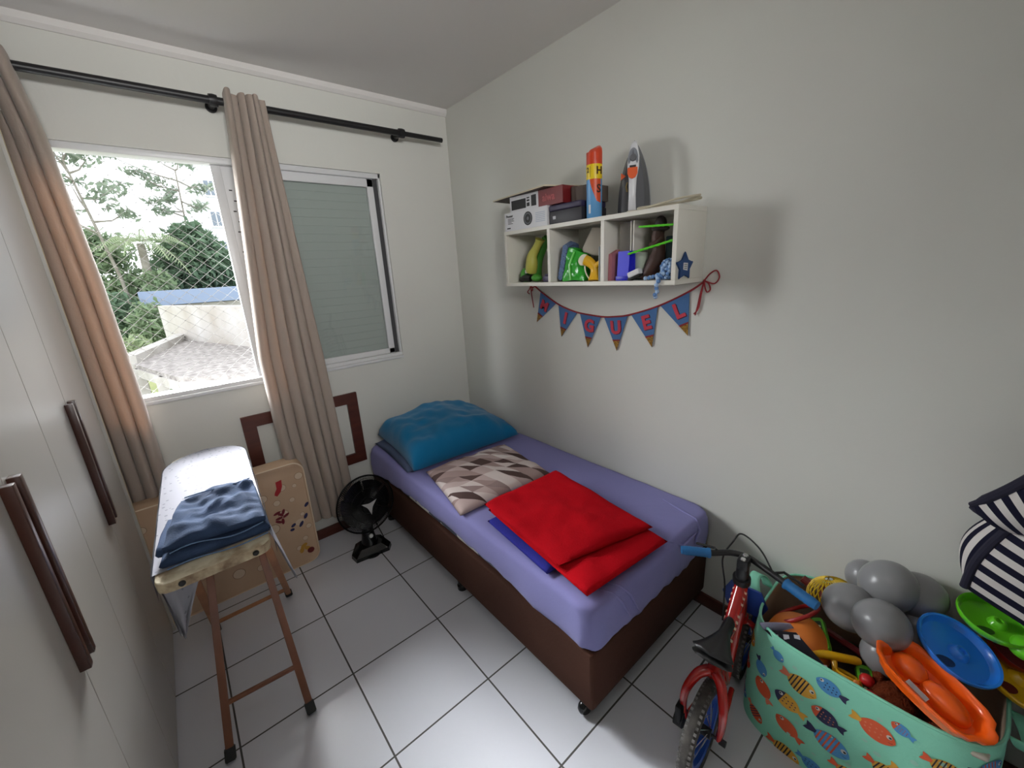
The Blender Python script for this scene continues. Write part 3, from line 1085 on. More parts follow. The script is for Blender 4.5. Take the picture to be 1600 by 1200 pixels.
def ticking():
    m, nt, b = new_mat('mattress_ticking')
    tc = N(nt, 'ShaderNodeTexCoord')
    vo = N(nt, 'ShaderNodeTexVoronoi')
    vo.inputs['Scale'].default_value = 9
    L(nt, tc.outputs['Object'], vo.inputs['Vector'])
    r = N(nt, 'ShaderNodeValToRGB')
    r.color_ramp.interpolation = 'CONSTANT'
    e = r.color_ramp.elements
    e[0].position, e[0].color = 0, S('#c8c4be')
    e[1].position, e[1].color = .55, S('#3d4254')
    x = e.new(.7); x.color = S('#c8c4be')
    x = e.new(.85); x.color = S('#c07a52')
    L(nt, vo.outputs['Color'], r.inputs[0])
    L(nt, r.outputs[0], b.inputs['Base Color'])
    b.inputs['Roughness'].default_value = .9
    return m
mt = thing('mattress', 'single mattress covered by a purple blue fitted sheet', 'mattress', (-.43, -.97, .355))
bm = BM(); bx(bm, -.853, -.012, -1.908, -.03, .357, .50, bevel=.05, seg=5)
obj('mattress_core', bm, ticking(), mt)
sheet_m = mat('purple_blue_sheet', '#8684b8', .9, spec=.1, bump=(120, .08), sheen=.1, var=(2.2, '#7f7db0', 1.))
bm = BM()
# fitted sheet: rounded-rectangle rings from the hem up over the top
def rr(x0, x1, y0, y1, r, n=10, m=40):
    o = []
    cs = ((x1-r, y1-r, 0), (x0+r, y1-r, 90), (x0+r, y0+r, 180), (x1-r, y0+r, 270))
    pts = []
    for cx, cy, a in cs:
        pts.append([(cx + r*math.cos(math.radians(a + 90*k/n)), cy + r*math.sin(math.radians(a + 90*k/n))) for k in range(n+1)])
    for i in range(4):
        o += pts[i]
        p, q = pts[i][-1], pts[(i+1) % 4][0]
        for k in range(1, m):
            o.append((lerp(p[0], q[0], k/m), lerp(p[1], q[1], k/m)))
    return o
def hem(x, y):
    if y < -1.83:
        return .362 + .012*max(0, (x+.5)) + .004*math.sin(9*x)
    if x < -.7:       # visible long side: hem rides up in the middle
        t = (-.1 - y)/1.75
        return .363 + .05*max(0., math.sin(PI*min(1, max(0, t*1.05))))**.8 + .004*math.sin(17*y)
    return .37
X0, X1, Y0, Y1 = -.862, -.002, -1.924, -.018
rings = []
def ring_s(ins, zf, r, wr):
    o = []
    for x, y in rr(X0+ins, X1-ins, Y0+ins, Y1-ins, r):
        z = zf(x, y)
        # wrinkles pulled around the foot corner
        w = wr*(nz((x, y, z), 7) + .6*nz((x*3, y*3, z), 9, 2))
        o.append(bm.verts.new((x + w*.6, y + w*.6, z + w*.4)))
    return o
rings.append(ring_s(.014, lambda x, y: hem(x, y) - .004, .06, .002))
for t in (0, .15, .3, .45, .6, .75, .9):
    rings.append(ring_s(.004 - .006*math.sin(PI*t), lambda x, y, t=t: lerp(hem(x, y), .508, t), .07, .010*(1-t) + .006))
for a in (0, 22, 45, 68, 90):
    A = math.radians(a)
    rings.append(ring_s(.004 + .03*(1-math.cos(A)), lambda x, y, A=A: .508 + .03*math.sin(A), .08, .004))
for ins in (.06, .1, .16, .24, .32, .40):
    rings.append(ring_s(ins, lambda x, y: .539, max(.01, .08 - ins*.2), .010 if ins < .2 else .005))
n = len(rings[0])
for a, b in zip(rings, rings[1:]):
    for k in range(n):
        bm.faces.new((a[k], a[(k+1) % n], b[(k+1) % n], b[k]))
bm.faces.new(rings[-1])
# loose folds gathered at the foot corner
for i, (a, b_, r) in enumerate((((-.60, -1.931, .38), (-.735, -1.80, .541), .006), ((-.66, -1.931, .40), (-.77, -1.84, .541), .005), ((-.45, -1.80, .541), (-.16, -1.925, .5), .0055), ((-.10, -1.72, .541), (-.2, -1.93, .46), .007))):
    a, b_ = V(a), V(b_)
    pts = []
    for k in range(13):
        t = k/12
        P = a.lerp(b_, t)
        # follow the rounded top edge
        yedge = Y0 + .02
        pts.append(P)
    if a.z < .5 or b_.z < .52:
        # bend over the edge
        lo, hi = (a, b_) if a.z < b_.z else (b_, a)
        e1 = V((lerp(lo.x, hi.x, .45), Y0 - .004, .5)); e2 = V((lerp(lo.x, hi.x, .65), Y0 + .022, .534))
        pts = [lo, lo.lerp(e1, .5), e1, e2, e2.lerp(hi, .5), hi]
    add_tube(bm, pts, [r*.25] + [r]*(len(pts)-2) + [r*.2], 8)
obj('fitted_sheet', bm, sheet_m, mt, sharp=0, recalc=False)

# pillows
blue_m = mat('bright_blue_pillowcase', '#0f6f9c', .85, spec=.15, bump=(70, .1), sheen=.2, var=(2.5, '#0c6590', 1.))
def bprof(u, v):
    return .9 + .06*max(0, .3-u)/.3 + .3*math.sin(PI*min(1, max(0, (u-.25)/.6)))*.55 - .22*max(0, u-.75)/.25 + .1*v
bm = pillow_bm([(-.835, -.66, .575), (-.085, -.69, .57), (-.085, -.10, .60), (-.80, -.09, .62)], .15, 70, 50, p=6.0, wr=.026, ws=5.5, seed=3.3, under=.18, pinch=.05, prof=bprof, ex=.42)
tag(obj('pillow', bm, blue_m, sharp=0), 'bright blue pillow at the head of the bed', 'pillow')
grey_m = mat('slate_pillowcase', '#54607c', .9, spec=.15, bump=(60, .15))
bm = pillow_bm([(-.848, -.60, .548), (-.15, -.62, .548), (-.15, -.06, .55), (-.815, -.055, .55)], .07, 40, 30, wr=.008, seed=7, under=.08, pinch=.03)
tag(obj('pillow', bm, grey_m, sharp=0), 'slate grey pillow squeezed flat under the bright blue one', 'pillow')
def geo_mat():
    m, nt, b = new_mat('grey_triangle_print')
    uv = N(nt, 'ShaderNodeTexCoord')
    sp = N(nt, 'ShaderNodeSeparateXYZ')
    L(nt, uv.outputs['UV'], sp.inputs[0])
    u = math_node(nt, 'MULTIPLY', sp.outputs[0], 7.6)
    v = math_node(nt, 'MULTIPLY', sp.outputs[1], 5.6)
    u2 = math_node(nt, 'ADD', u, math_node(nt, 'MULTIPLY', v, .5))
    fu, fv = math_node(nt, 'FLOOR', u2), math_node(nt, 'FLOOR', v)
    ru, rv = math_node(nt, 'FRACT', u2), math_node(nt, 'FRACT', v)
    tri = math_node(nt, 'GREATER_THAN', math_node(nt, 'ADD', ru, rv), 1.)
    cb_ = N(nt, 'ShaderNodeCombineXYZ')
    L(nt, fu, cb_.inputs[0]); L(nt, fv, cb_.inputs[1]); L(nt, tri, cb_.inputs[2])
    wn = N(nt, 'ShaderNodeTexWhiteNoise')
    wn.noise_dimensions = '3D'
    L(nt, cb_.outputs[0], wn.inputs[0])
    r = N(nt, 'ShaderNodeValToRGB')
    r.color_ramp.interpolation = 'CONSTANT'
    e = r.color_ramp.elements
    e[0].position, e[0].color = 0, S('#cdc0bc')
    e[1].position, e[1].color = .24, S('#9d8783')
    for p, c in ((.46, '#b6a29e'), (.66, '#54423f'), (.80, '#dcd4d1'), (.92, '#8f7b78')):
        x = e.new(p); x.color = S(c)
    L(nt, wn.outputs[0], r.inputs[0])
    L(nt, r.outputs[0], b.inputs['Base Color'])
    b.inputs['Roughness'].default_value = .9
    b.inputs['Specular IOR Level'].default_value = .15
    return m
bm = pillow_bm([(-.865, -1.165, .548), (-.30, -1.20, .55), (-.235, -.715, .555), (-.775, -.68, .557)], .045, 40, 34, p=3.2, wr=.009, ws=8, seed=5.1, under=.1, pinch=.02)
tag(obj('pillow', bm, geo_mat(), sharp=0), 'flat pillow with grey and beige triangle print in the middle of the bed', 'pillow')

# folded blankets
red_m = mat('red_fleece', '#b8121d', .95, spec=.03, bump=(160, .3), var=(8, '#a30f19', 1.))
rb = BM()
slab_bm(rb, [V(p) for p in ((-.845, -1.885, .566), (-.415, -1.925, .568), (-.335, -1.27, .568), (-.775, -1.26, .566))], .034, seed=1, wr=.016, ws=7)
slab_bm(rb, [V(p) for p in ((-.835, -1.745, .592), (-.405, -1.855, .59), (-.335, -1.255, .59), (-.785, -1.245, .592))], .036, seed=6, wr=.02, ws=6)
tag(obj('blanket', rb, red_m, sharp=0), 'folded red fleece blanket on the foot half of the bed', 'blanket')
bb = BM()
slab_bm(bb, [V(p) for p in ((-.845, -1.70, .5405), (-.45, -1.75, .5405), (-.37, -1.30, .5405), (-.805, -1.29, .5405))], .027, seed=4, wr=.004)
tag(obj('blanket', bb, mat('royal_blue_fleece', '#2d2f86', .95, spec=.1, bump=(160, .3)), sharp=0), 'folded royal blue blanket underneath the red blanket', 'blanket')

# ------------------------------------------------------------------ wall shelf
sh = thing('wall_shelf', 'white three compartment wall shelf on the right wall', 'shelf', (-.11, -1.296, 1.528))
SX, SY0, SY1, SZ0, SZ1, T = -.22, -1.79, -.808, 1.528, 1.81, .018
bm = BM(); bx(bm, SX, -.001, SY0, SY1, SZ1-T, SZ1, bevel=.001, seg=1); obj('top_panel', bm, white_lam, sh)
bm = BM(); bx(bm, SX, -.001, SY0, SY1, SZ0, SZ0+T, bevel=.001, seg=1); obj('bottom_panel', bm, white_lam, sh)
for y in (SY0, SY1-T):
    bm = BM(); bx(bm, SX+.0005, -.001, y+.0003, y+T-.0003, SZ0+T, SZ1-T, bevel=.001, seg=1); obj('side_panel', bm, white_lam, sh)
for y in (-1.138, -1.456):
    bm = BM(); bx(bm, SX+.0005, -.008, y-T/2, y+T/2, SZ0+T, SZ1-T, bevel=.001, seg=1); obj('divider', bm, white_lam, sh)
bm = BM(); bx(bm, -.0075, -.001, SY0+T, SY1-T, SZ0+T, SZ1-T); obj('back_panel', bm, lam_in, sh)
for y in (-1.69, -1.04):
    bm = BM(); add_lathe(bm, [(0, .002), (.008, .002), (.009, 0)], frame((-.0078, y, 1.773), (-1, 0, 0)), 14); obj('screw_cover', bm, rub, sh)

ink = mat('black_ink', '#1b1b1d', .6)
ZT = SZ1 + .0005
# frame for writing on faces that look into the room (-x): text runs towards -y
def face(x, y, z, tilt=0.):
    return Matrix(((0, 0, -1, x), (-1, 0, 0, y), (0, 1, 0, z), (0, 0, 0, 1)))
card_w = mat('white_card', '#cfcfd2', .6)
# box of car speakers
b = thing('speaker_box', 'white printed speaker box at the left end of the shelf top', 'box', (-.11, -.96, ZT))
bm = BM(); bx(bm, -.214, -.03, -1.128, -.815, ZT, ZT+.088, bevel=.001, seg=1); obj('carton', bm, card_w, b)
bm = BM()
add_lathe(bm, [(0, .0006), (.032, .0006), (.032, 0)], frame((-.2142, -.995, ZT+.046), (-1, 0, 0)), 28)
obj('speaker_picture', bm, ink, b, smooth=False)
bm = BM()
add_lathe(bm, [(.021, .001), (.026, .001)], frame((-.2142, -.995, ZT+.046), (-1, 0, 0)), 28)
add_lathe(bm, [(0, .001), (.008, .001)], frame((-.2142, -.995, ZT+.046), (-1, 0, 0)), 20)
obj('speaker_ring', bm, mat('speaker_grey', '#5a5a60', .5), b, smooth=False)
bm = BM()
add_text(bm, 'Pioneer', .017, face(-.2143, -.855, ZT+.071), bold=.0004)
for k, (w, zz) in enumerate(((.05, .057), (.045, .051), (.05, .045), (.03, .039), (.04, .033))):
    bx(bm, -.2146, -.2142, -.84-w, -.84, ZT+zz, ZT+zz+.0025)
bx(bm, -.2146, -.2142, -.86, -.832, ZT+.01, ZT+.016)
obj('lettering', bm, ink, b, smooth=False)
bm = BM()
for k in range(6):
    bx(bm, -.2146, -.2142, -1.115, -1.05, ZT+.022+k*.008, ZT+.025+k*.008)
obj('fine_print', bm, mat('pale_blue_ink', '#a3adbd', .7), b, smooth=False)
# car radio box
b = thing('radio_box', 'white and dark red radio box stacked on the speaker box', 'box', (-.1, -1.0, ZT+.0885))
bm = BM(); bx(bm, -.196, -.04, -1.055, -.842, ZT+.0885, ZT+.164, bevel=.001, seg=1); obj('carton', bm, card_w, b)
bm = BM(); bx(bm, -.1975, -.035, -1.215, -1.056, ZT+.0885, ZT+.164, bevel=.001, seg=1)
obj('red_end', bm, mat('dark_red_card', '#6d1519', .5), b)
bm = BM()
bx(bm, -.1968, -.1958, -.965, -.855, ZT+.10, ZT+.145)
bx(bm, -.1968, -.1958, -.992, -.972, ZT+.105, ZT+.122); bx(bm, -.1968, -.1958, -.992, -.972, ZT+.128, ZT+.136)
bx(bm, -.1968, -.1958, -.992, -.972, ZT+.141, ZT+.147)
bx(bm, -.1968, -.1958, -1.04, -1.005, ZT+.102, ZT+.152)
obj('radio_picture', bm, ink, b, smooth=False)
bm = BM(); add_text(bm, 'aiwa', .046, face(-.1978, -1.125, ZT+.125), bold=.0012)
obj('lettering', bm, mat('faded_red_print', '#a0484a', .6), b, smooth=False)
# thin board lying across the boxes
bm = BM(); add_prism(bm, [(-.195, -.70), (-.245, -1.145), (-.03, -1.225), (-.02, -.68)], .006, Matrix.Translation((0, 0, ZT+.1648)))
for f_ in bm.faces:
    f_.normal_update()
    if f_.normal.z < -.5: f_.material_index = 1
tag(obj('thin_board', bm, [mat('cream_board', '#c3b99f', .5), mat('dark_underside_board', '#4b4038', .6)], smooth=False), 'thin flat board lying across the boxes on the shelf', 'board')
# dark boxes
b = thing('dark_box', 'dark grey box beside the white speaker box on the shelf', 'box', (-.12, -1.24, ZT))
bm = BM(); bx(bm, -.205, -.03, -1.332, -1.135, ZT, ZT+.056, bevel=.002); obj('carton', bm, mat('charcoal_card', '#26242a', .5), b)
bm = BM(); bx(bm, -.2056, -.205, -1.176, -1.158, ZT+.021, ZT+.035, bevel=.0002, seg=1)
obj('logo_patch', bm, mat('pale_ink', '#b9b9bd', .6), b, smooth=False)
bm = BM(); bx(bm, -.208, -.03, -1.33, -1.134, ZT+.0565, ZT+.083, bevel=.006, seg=3)
tag(obj('purple_case', bm, mat('dark_purple_plastic', '#2c2440', .5)), 'dark purple flat case on top of the dark grey box', 'case')
bm = BM(); bx(bm, -.15, -.02, -1.245, -1.225, ZT+.0835, ZT+.155, bevel=.001); bx(bm, -.15, -.02, -1.335, -1.245, ZT+.0835, ZT+.15, bevel=.001)
tag(obj('brown_carton', bm, mat('brown_grey_card', '#5e524b', .8)), 'brown grey carton behind the spray can, under the thin board', 'box')
# spray can
cx_, cy_ = -.168, -1.372
b = thing('spray_can', 'blue and yellow spray can with orange red cap on the shelf', 'spray can', (cx_, cy_, ZT))
TM = Matrix.Translation((cx_, cy_, ZT))
bm = BM(); add_lathe(bm, [(0, 0), (.031, 0), (.033, .003), (.033, .252), (.031, .256), (0, .256)], TM, 32)
obj('can', bm, mat('light_blue_print', '#5b94c4', .35), b)
bm = BM()
rings = []
for k, (r, z) in enumerate(((.0335, .212), (.0335, .258), (.032, .270), (.026, .279), (0, .281))):
    if r == 0:
        rings.append([bm.verts.new(TM @ V((.004, 0, z)))])
    else:
        rings.append([bm.verts.new(TM @ V((r*math.cos(a), r*math.sin(a), z + (.012*math.sin(a - 1.9)*-1 if k >= 2 else (.02*max(0, math.sin(a)) if k == 1 else 0)) - (.018*max(0, math.sin(a)) if k >= 1 else 0)))) for a in [2*PI*i/32 for i in range(32)]])
for a, c in zip(rings, rings[1:]):
    for k in range(32):
        if len(c) == 1: bm.faces.new((a[k], a[(k+1) % 32], c[0]))
        else: bm.faces.new((a[k], a[(k+1) % 32], c[(k+1) % 32], c[k]))
obj('cap', bm, mat('orange_red_cap', '#c23c18', .35), b)
def cyl_patch(bm, r, a0, a1, z0f, z1f, n=16, mi=0):
    for i in range(n):
        t0, t1 = i/n, (i+1)/n
        A, B = lerp(a0, a1, t0), lerp(a0, a1, t1)
        q = [(A, z0f(t0)), (B, z0f(t1)), (B, z1f(t1)), (A, z1f(t0))]
        if abs(q[0][1]-q[3][1]) < 1e-6 and abs(q[1][1]-q[2][1]) < 1e-6: continue
        bm.faces.new([bm.verts.new(TM @ V((r*math.cos(a), r*math.sin(a), z))) for a, z in q]).material_index = mi
bm = BM(); add_lathe(bm, [(.0333, .155), (.0335, .156), (.0335, .211), (.0333, .212)], TM, 32)
obj('yellow_band', bm, mat('yellow_print', '#dfc116', .4), b)
bm = BM(); cyl_patch(bm, .0336, PI*1.02, PI*1.5, lambda t: .155 - .075*min(1, t*1.6)**.7 - .02*t, lambda t: .155)
obj('red_panel', bm, mat('red_orange_print', '#c84a20', .4), b, recalc=False)
bm = BM()
def can_text(s, size, ang, z, bold=.0006):
    d = V((math.cos(ang), math.sin(ang), 0))
    M = Matrix.Translation((cx_ + d.x*.0342, cy_ + d.y*.0342, ZT+z)) @ Matrix(((d.y*-1, 0, d.x, 0), (d.x, 0, d.y, 0), (0, 1, 0, 0), (0, 0, 0, 1)))
    add_text(bm, s, size, M, bold=bold)
can_text('S', .045, PI*1.40, .115, .001)
can_text('H', .04, PI*1.42, .185, .001)
can_text('2', .028, PI*.93, .19)
cyl_patch(bm, .0338, PI*1.04, PI*1.055, lambda t: .162, lambda t: .205, 2)
obj('lettering', bm, mat('dark_print', '#3a1d12', .5), b, smooth=False, recalc=False)
bm = BM()
cyl_patch(bm, .0337, PI*.97, PI*1.07, lambda t: .02, lambda t: .055, 4)
obj('barcode_patch', bm, card_w, b, recalc=False)
# iron standing on its heel
b = thing('steam_iron', 'grey and white steam iron standing upright on the shelf', 'iron', (-.12, -1.515, ZT))
gry = mat('dark_grey_plastic', '#55565a', .35)
wht = mat('white_gloss_plastic', '#d5d6da', .25)
org = mat('orange_plastic', '#d8561c', .4)
iy = -1.517
# outline in (y offset, z): soleplate lies in a vertical plane near the wall, tip up
def sole(k=1., z0=0., top=.282):
    o = [(-.060*k, z0)]
    for i in range(15):
        t = i/14
        o.append((-.066*k*max(0, (1 - t**2.1))**.85 if t < 1 else 0, z0 + .02 + (top-.02-z0)*t))
    o2 = [(-y, z) for y, z in o[:-1]][::-1]
    return o + o2
def iron_slab(bm, o, x0, x1, k1=1.):
    M0 = [bm.verts.new((x0, iy - y, ZT + z)) for y, z in o]
    M1 = [bm.verts.new((x1, iy - y*k1, ZT + z)) for y, z in o]
    bm.faces.new(M0); bm.faces.new(M1[::-1])
    n = len(o)
    for k in range(n):
        bm.faces.new((M0[k], M0[(k+1) % n], M1[(k+1) % n], M1[k]))
bm = BM(); iron_slab(bm, sole(1.03, 0, .287), -.052, -.064)
IRON = b
obj('soleplate', bm, mat('steel_soleplate', '#8f9194', .3, metal=.8), b, sharp=30)
bm = BM(); iron_slab(bm, sole(1., 0, .282), -.0645, -.085); iron_slab(bm, sole(.97, 0, .279), -.0855, -.12, .72)
obj('body', bm, gry, b, sharp=30)
bm = BM()
hp = [(-.112, .275, .012), (-.132, .255, .02), (-.145, .215, .031), (-.152, .175, .031), (-.160, .13, .021), (-.166, .07, .019), (-.160, .02, .021), (-.140, .002, .024)]
rings = []
for x, z, w in hp:
    w *= .74
    rings.append([bm.verts.new((x + .012*math.sin(a)*-1, iy + w*math.cos(a), ZT + z)) for a in [2*PI*i/16 for i in range(16)]])
for a, c in zip(rings, rings[1:]):
    for k in range(16):
        bm.faces.new((a[k], a[(k+1) % 16], c[(k+1) % 16], c[k]))
bm.faces.new(rings[0]); bm.faces.new(rings[-1][::-1])
obj('handle', bm, wht, b, sharp=50)
bm = BM()
add_prism(bm, [(.021*math.sin(a) * (1 if math.cos(a) < 0 else .9), .028*math.cos(a) * (1 if math.cos(a) < 0 else 1.4)) for a in [2*PI*i/20 for i in range(20)]], .004, face(-.155, iy, ZT+.205))
obj('water_window', bm, mat('grey_clear_plastic', '#7d8188', .15), b)
bm = BM(); add_lathe(bm, [(0, .006), (.012, .006), (.014, 0)], frame((-.159, iy, ZT+.208), (-1, 0, .1)), 18); add_prism(bm, [(-.002, .01), (.002, .01), (.001, .03), (-.001, .03)], .005, face(-.158, iy, ZT+.205))
obj('dial', bm, gry, b)
bm = BM(); add_prism(bm, [(-.019, .022), (.019, .022), (.019, 0), (.012, -.014), (0, -.019), (-.012, -.014), (-.019, 0)], .006, face(-.171, iy, ZT+.148))
obj('steam_button', bm, org, b, smooth=False)
bm = BM(); bx(bm, -.1715, -.16, iy-.012, iy+.012, ZT+.172, ZT+.179)
obj('slot', bm, ink, b, smooth=False)
bm = BM(); add_prism(bm, [(-.01, .013), (.01, 0), (-.01, -.013)], .004, face(-.122, iy+.04, ZT+.15))
obj('temperature_dial', bm, org, b, smooth=False)
bm = BM(); add_tube(bm, [(-.125, iy+.024, ZT+.125), (-.13, iy+.028, ZT+.11), (-.125, iy+.024, ZT+.09)], .003, 6)
obj('trigger', bm, mat('ochre_plastic', '#a08a52', .4), b)
bm = BM()
base = V((-.160, iy-.02, ZT+.006))
pts = [base, V((-.17, -1.56, ZT+.005)), V((-.15, -1.64, ZT+.005)), V((-.09, -1.72, ZT+.02)), V((-.05, -1.765, ZT+.034)), V((-.035, -1.778, ZT+.03)), V((-.045, -1.74, ZT+.026)), V((-.10, -1.68, ZT+.02)), V((-.17, -1.60, ZT+.013)), V((-.19, -1.63, ZT+.006)), V((-.12, -1.73, ZT+.03)), V((-.05, -1.783, ZT+.04))]
def smooth_path(pts, n=6):
    o = []
    for i in range(len(pts)-1):
        p0, p1, p2, p3 = pts[max(i-1, 0)], pts[i], pts[i+1], pts[min(i+2, len(pts)-1)]
        for k in range(n):
            t = k/n
            o.append(.5*((2*p1) + (p2-p0)*t + (2*p0-5*p1+4*p2-p3)*t*t + (3*p1-p0-3*p2+p3)*t**3))
    return o + [pts[-1]]
IC = Matrix.Translation((-.105, -1.522, 0)) @ Matrix.Rotation(.5, 4, 'Z')
ICi = Matrix.Translation((-.12, -1.515, 0)) @ IC.inverted()
add_tube(bm, smooth_path([ICi @ p for p in pts]), .0042, 7)
obj('power_cord', bm, mat('cream_cord', '#bcb49f', .6), b)
IRON.rotation_euler.z = .5
IRON.location = (-.105, -1.522, ZT)

# ---- left compartment
ZB = SZ0 + T + .0005
grn = mat('green_rubber', '#3f8a2c', .4)
yel = mat('pale_yellow_rubber', '#a9a548', .5)
b = thing('toy_dinosaur', 'green toy dinosaur with pale yellow belly in the left compartment', 'toy', (-.13, -.97, ZB))
bm = BM()
pts = smooth_path([V((-.10, -0.927, ZB+.012)), V((-.105, -0.937, ZB+.07)), V((-.10, -0.952, ZB+.13)), V((-.10, -0.992, ZB+.19)), V((-.11, -1.017, ZB+.222))], 5)
add_tube(bm, pts, [lerp(.026, .021, i/(len(pts)-1)) if i < len(pts)-2 else .014 for i in range(len(pts))], 14)
obj('body', bm, grn, b)
bm = BM()
pts = smooth_path([V((-.145, -0.927, ZB+.045)), V((-.15, -0.942, ZB+.09)), V((-.15, -0.947, ZB+.13)), V((-.142, -0.972, ZB+.17)), V((-.142, -0.997, ZB+.2)), V((-.142, -1.004, ZB+.212))], 5)
nn = len(pts)
add_tube(bm, pts, [.012] + [.026 + .006*math.sin(PI*i/(nn-1)*2+.5) for i in range(1, nn-1)] + [.012], 14)
obj('belly', bm, yel, b)
for q, r in (((-.14, -0.882, ZB+.035), (.034, .028, .04)), ((-.155, -0.982, ZB+.02), (.03, .03, .019)), ((-.13, -0.907, ZB+.075), (.026, .024, .04))):
    bm = BM(); add_ball(bm, q, r, 0, 16); obj('leg', bm, grn, b)
bm = BM(); bx(bm, -.175, -.17, -.932, -.914, ZB+.045, ZB+.062); obj('price_tag', bm, card_w, b)
bm = BM()
add_tube(bm, smooth_path([V((-.15, -.86, ZB+.014)), V((-.165, -.90, ZB+.022)), V((-.16, -.94, ZB+.018))], 4), .017, 8)
add_tube(bm, smooth_path([V((-.1, -.85, ZB+.01)), V((-.11, -.89, ZB+.03)), V((-.17, -.91, ZB+.012))], 4), .008, 8)
tag(obj('black_toy', bm, rub), 'small black crumpled toy at the floor of the left compartment', 'toy')
bm = BM(); bx(bm, -.205, -.10, -1.125, -1.075, ZB, ZB+.03, bevel=.006); bx(bm, -.195, -.11, -1.12, -1.08, ZB+.03, ZB+.04, bevel=.003)
tag(obj('purple_toy_car', bm, mat('dark_violet_plastic', '#342a4a', .45)), 'low dark violet toy beside the green dinosaur', 'toy')
# ---- middle compartment
knit = mat('blue_grey_knit', '#5d7092', .95, bump=(90, .6))
b_ = BM()
for i in range(9):
    t = i/8
    add_tube(b_, [V((-.06, -1.155-.02*math.sin(PI*t)-.02*t, ZB+.03+.135*t)), V((-.13, -1.165-.035*t, ZB+.028+.145*t)), V((-.185, -1.178-.035*t, ZB+.02+.135*t))], .014, 8)
tag(obj('knitted_cloth', b_, knit), 'blue grey knitted cloth at the left of the middle compartment', 'cloth')
b = thing('green_bag', 'shiny green plastic bag leaning in the middle compartment', 'bag', (-.13, -1.25, ZB))
bm = BM()
gc = [V((-.19, -1.225, ZB+.002)), V((-.19, -1.345, ZB+.002)), V((-.165, -1.305, ZB+.15)), V((-.165, -1.225, ZB+.165))]
def gb(u, v):
    P = bil([(-.195, -1.20, ZB+.004), (-.19, -1.335, ZB+.004), (-.17, -1.315, ZB+.125), (-.175, -1.225, ZB+.155)], u, v)
    return P + V((-.012*math.sin(PI*u)*math.sin(PI*v) + .006*nz(P, 30), 0, .004*nz(P, 25, 3)))
add_grid(bm, gb, 20, 20)
add_grid(bm, lambda u, v: gb(u, v) + V((.05 + .012*math.sin(PI*u)*math.sin(PI*v), 0, .0)), 20, 20)
for (u0, v0, u1, v1) in ((0, 0, 0, 1), (1, 0, 1, 1), (0, 0, 1, 0)):
    add_grid(bm, lambda s, t: gb(lerp(u0, u1, s), lerp(v0, v1, s)) + V((.05*t, 0, 0)), 20, 2)
obj('pouch', bm, mat('shiny_green_plastic', '#2c9a2a', .2, bump=(40, .3)), b, recalc=False)
bm = BM()
add_tube(bm, [gb(.42, .03) + V((-.004, 0, 0)), gb(.36, .5) + V((-.006, 0, 0)), gb(.45, .93) + V((-.004, 0, 0))], .005, 6)
obj('seam', bm, mat('light_green_print', '#5fc04e', .3), b)
bm = BM()
cc = [V((-.15, -1.285, ZB+.12)), V((-.15, -1.41, ZB+.09)), V((-.12, -1.42, ZB+.20)), V((-.12, -1.325, ZB+.215))]
slab_bm(bm, cc, .03, 16, 16, seed=3, wr=.008)
slab_bm(bm, [V((-.11, -1.3, ZB+.01)), V((-.11, -1.42, ZB+.01)), V((-.06, -1.42, ZB+.12)), V((-.06, -1.3, ZB+.13))], .05, 12, 12, seed=9, wr=.01)
tag(obj('beige_cloth', bm, mat('beige_grey_cloth', '#a79f93', .9), sharp=0), 'beige grey cloth stuffed at the back of the middle compartment', 'cloth')
b = thing('yellow_toy_trumpet', 'yellow toy horn with pale disc mouth in the middle compartment', 'toy', (-.18, -1.38, ZB))
yp = mat('warm_yellow_plastic', '#d6a41c', .35)
bm = BM()
pts = smooth_path([V((-.19, -1.395, ZB+.001)), V((-.185, -1.392, ZB+.03)), V((-.185, -1.385, ZB+.06)), V((-.19, -1.365, ZB+.082)), V((-.196, -1.345, ZB+.092))], 4)
nn = len(pts)
add_tube(bm, pts, [lerp(.032, .019, min(1, i/6)) if i < 8 else lerp(.019, .024, (i-8)/(nn-9)) for i in range(nn)], 16)
add_tube(bm, [V((-.185, -1.385, ZB+.06)), V((-.18, -1.42, ZB+.078))], .014, 10)
obj('horn', bm, yp, b)
bm = BM(); add_lathe(bm, [(0, .004), (.026, .003), (.027, 0), (.026, -.003), (0, -.004)], frame((-.198, -1.336, ZB+.094), (-.85, -.1, .35)), 24)
obj('disc', bm, mat('pale_cream_plastic', '#d6d2bd', .4), b)
bm = BM(); add_tube(bm, smooth_path([V((-.2, -1.345, ZB+.07)), V((-.203, -1.352, ZB+.04)), V((-.203, -1.372, ZB+.012)), V((-.2, -1.392, ZB+.004))], 5), .003, 6)
obj('loop', bm, mat('pale_cream_plastic_loop', '#d6d2bd', .4), b)
for i, (y, h, c, lb) in enumerate(((-1.437, .15, '#c9c9c4', 'thin white booklet standing against the second divider'), (-1.428, .145, '#8f969c', 'thin grey booklet standing beside the thin white one'))):
    bm = BM(); bx(bm, -.205, -.06, y-.003, y+.003, ZB, ZB+h, bevel=.0008, seg=1)
    tag(obj('booklet', bm, mat('booklet_%d' % i, c, .6)), lb, 'booklet', 'booklets in the middle compartment')
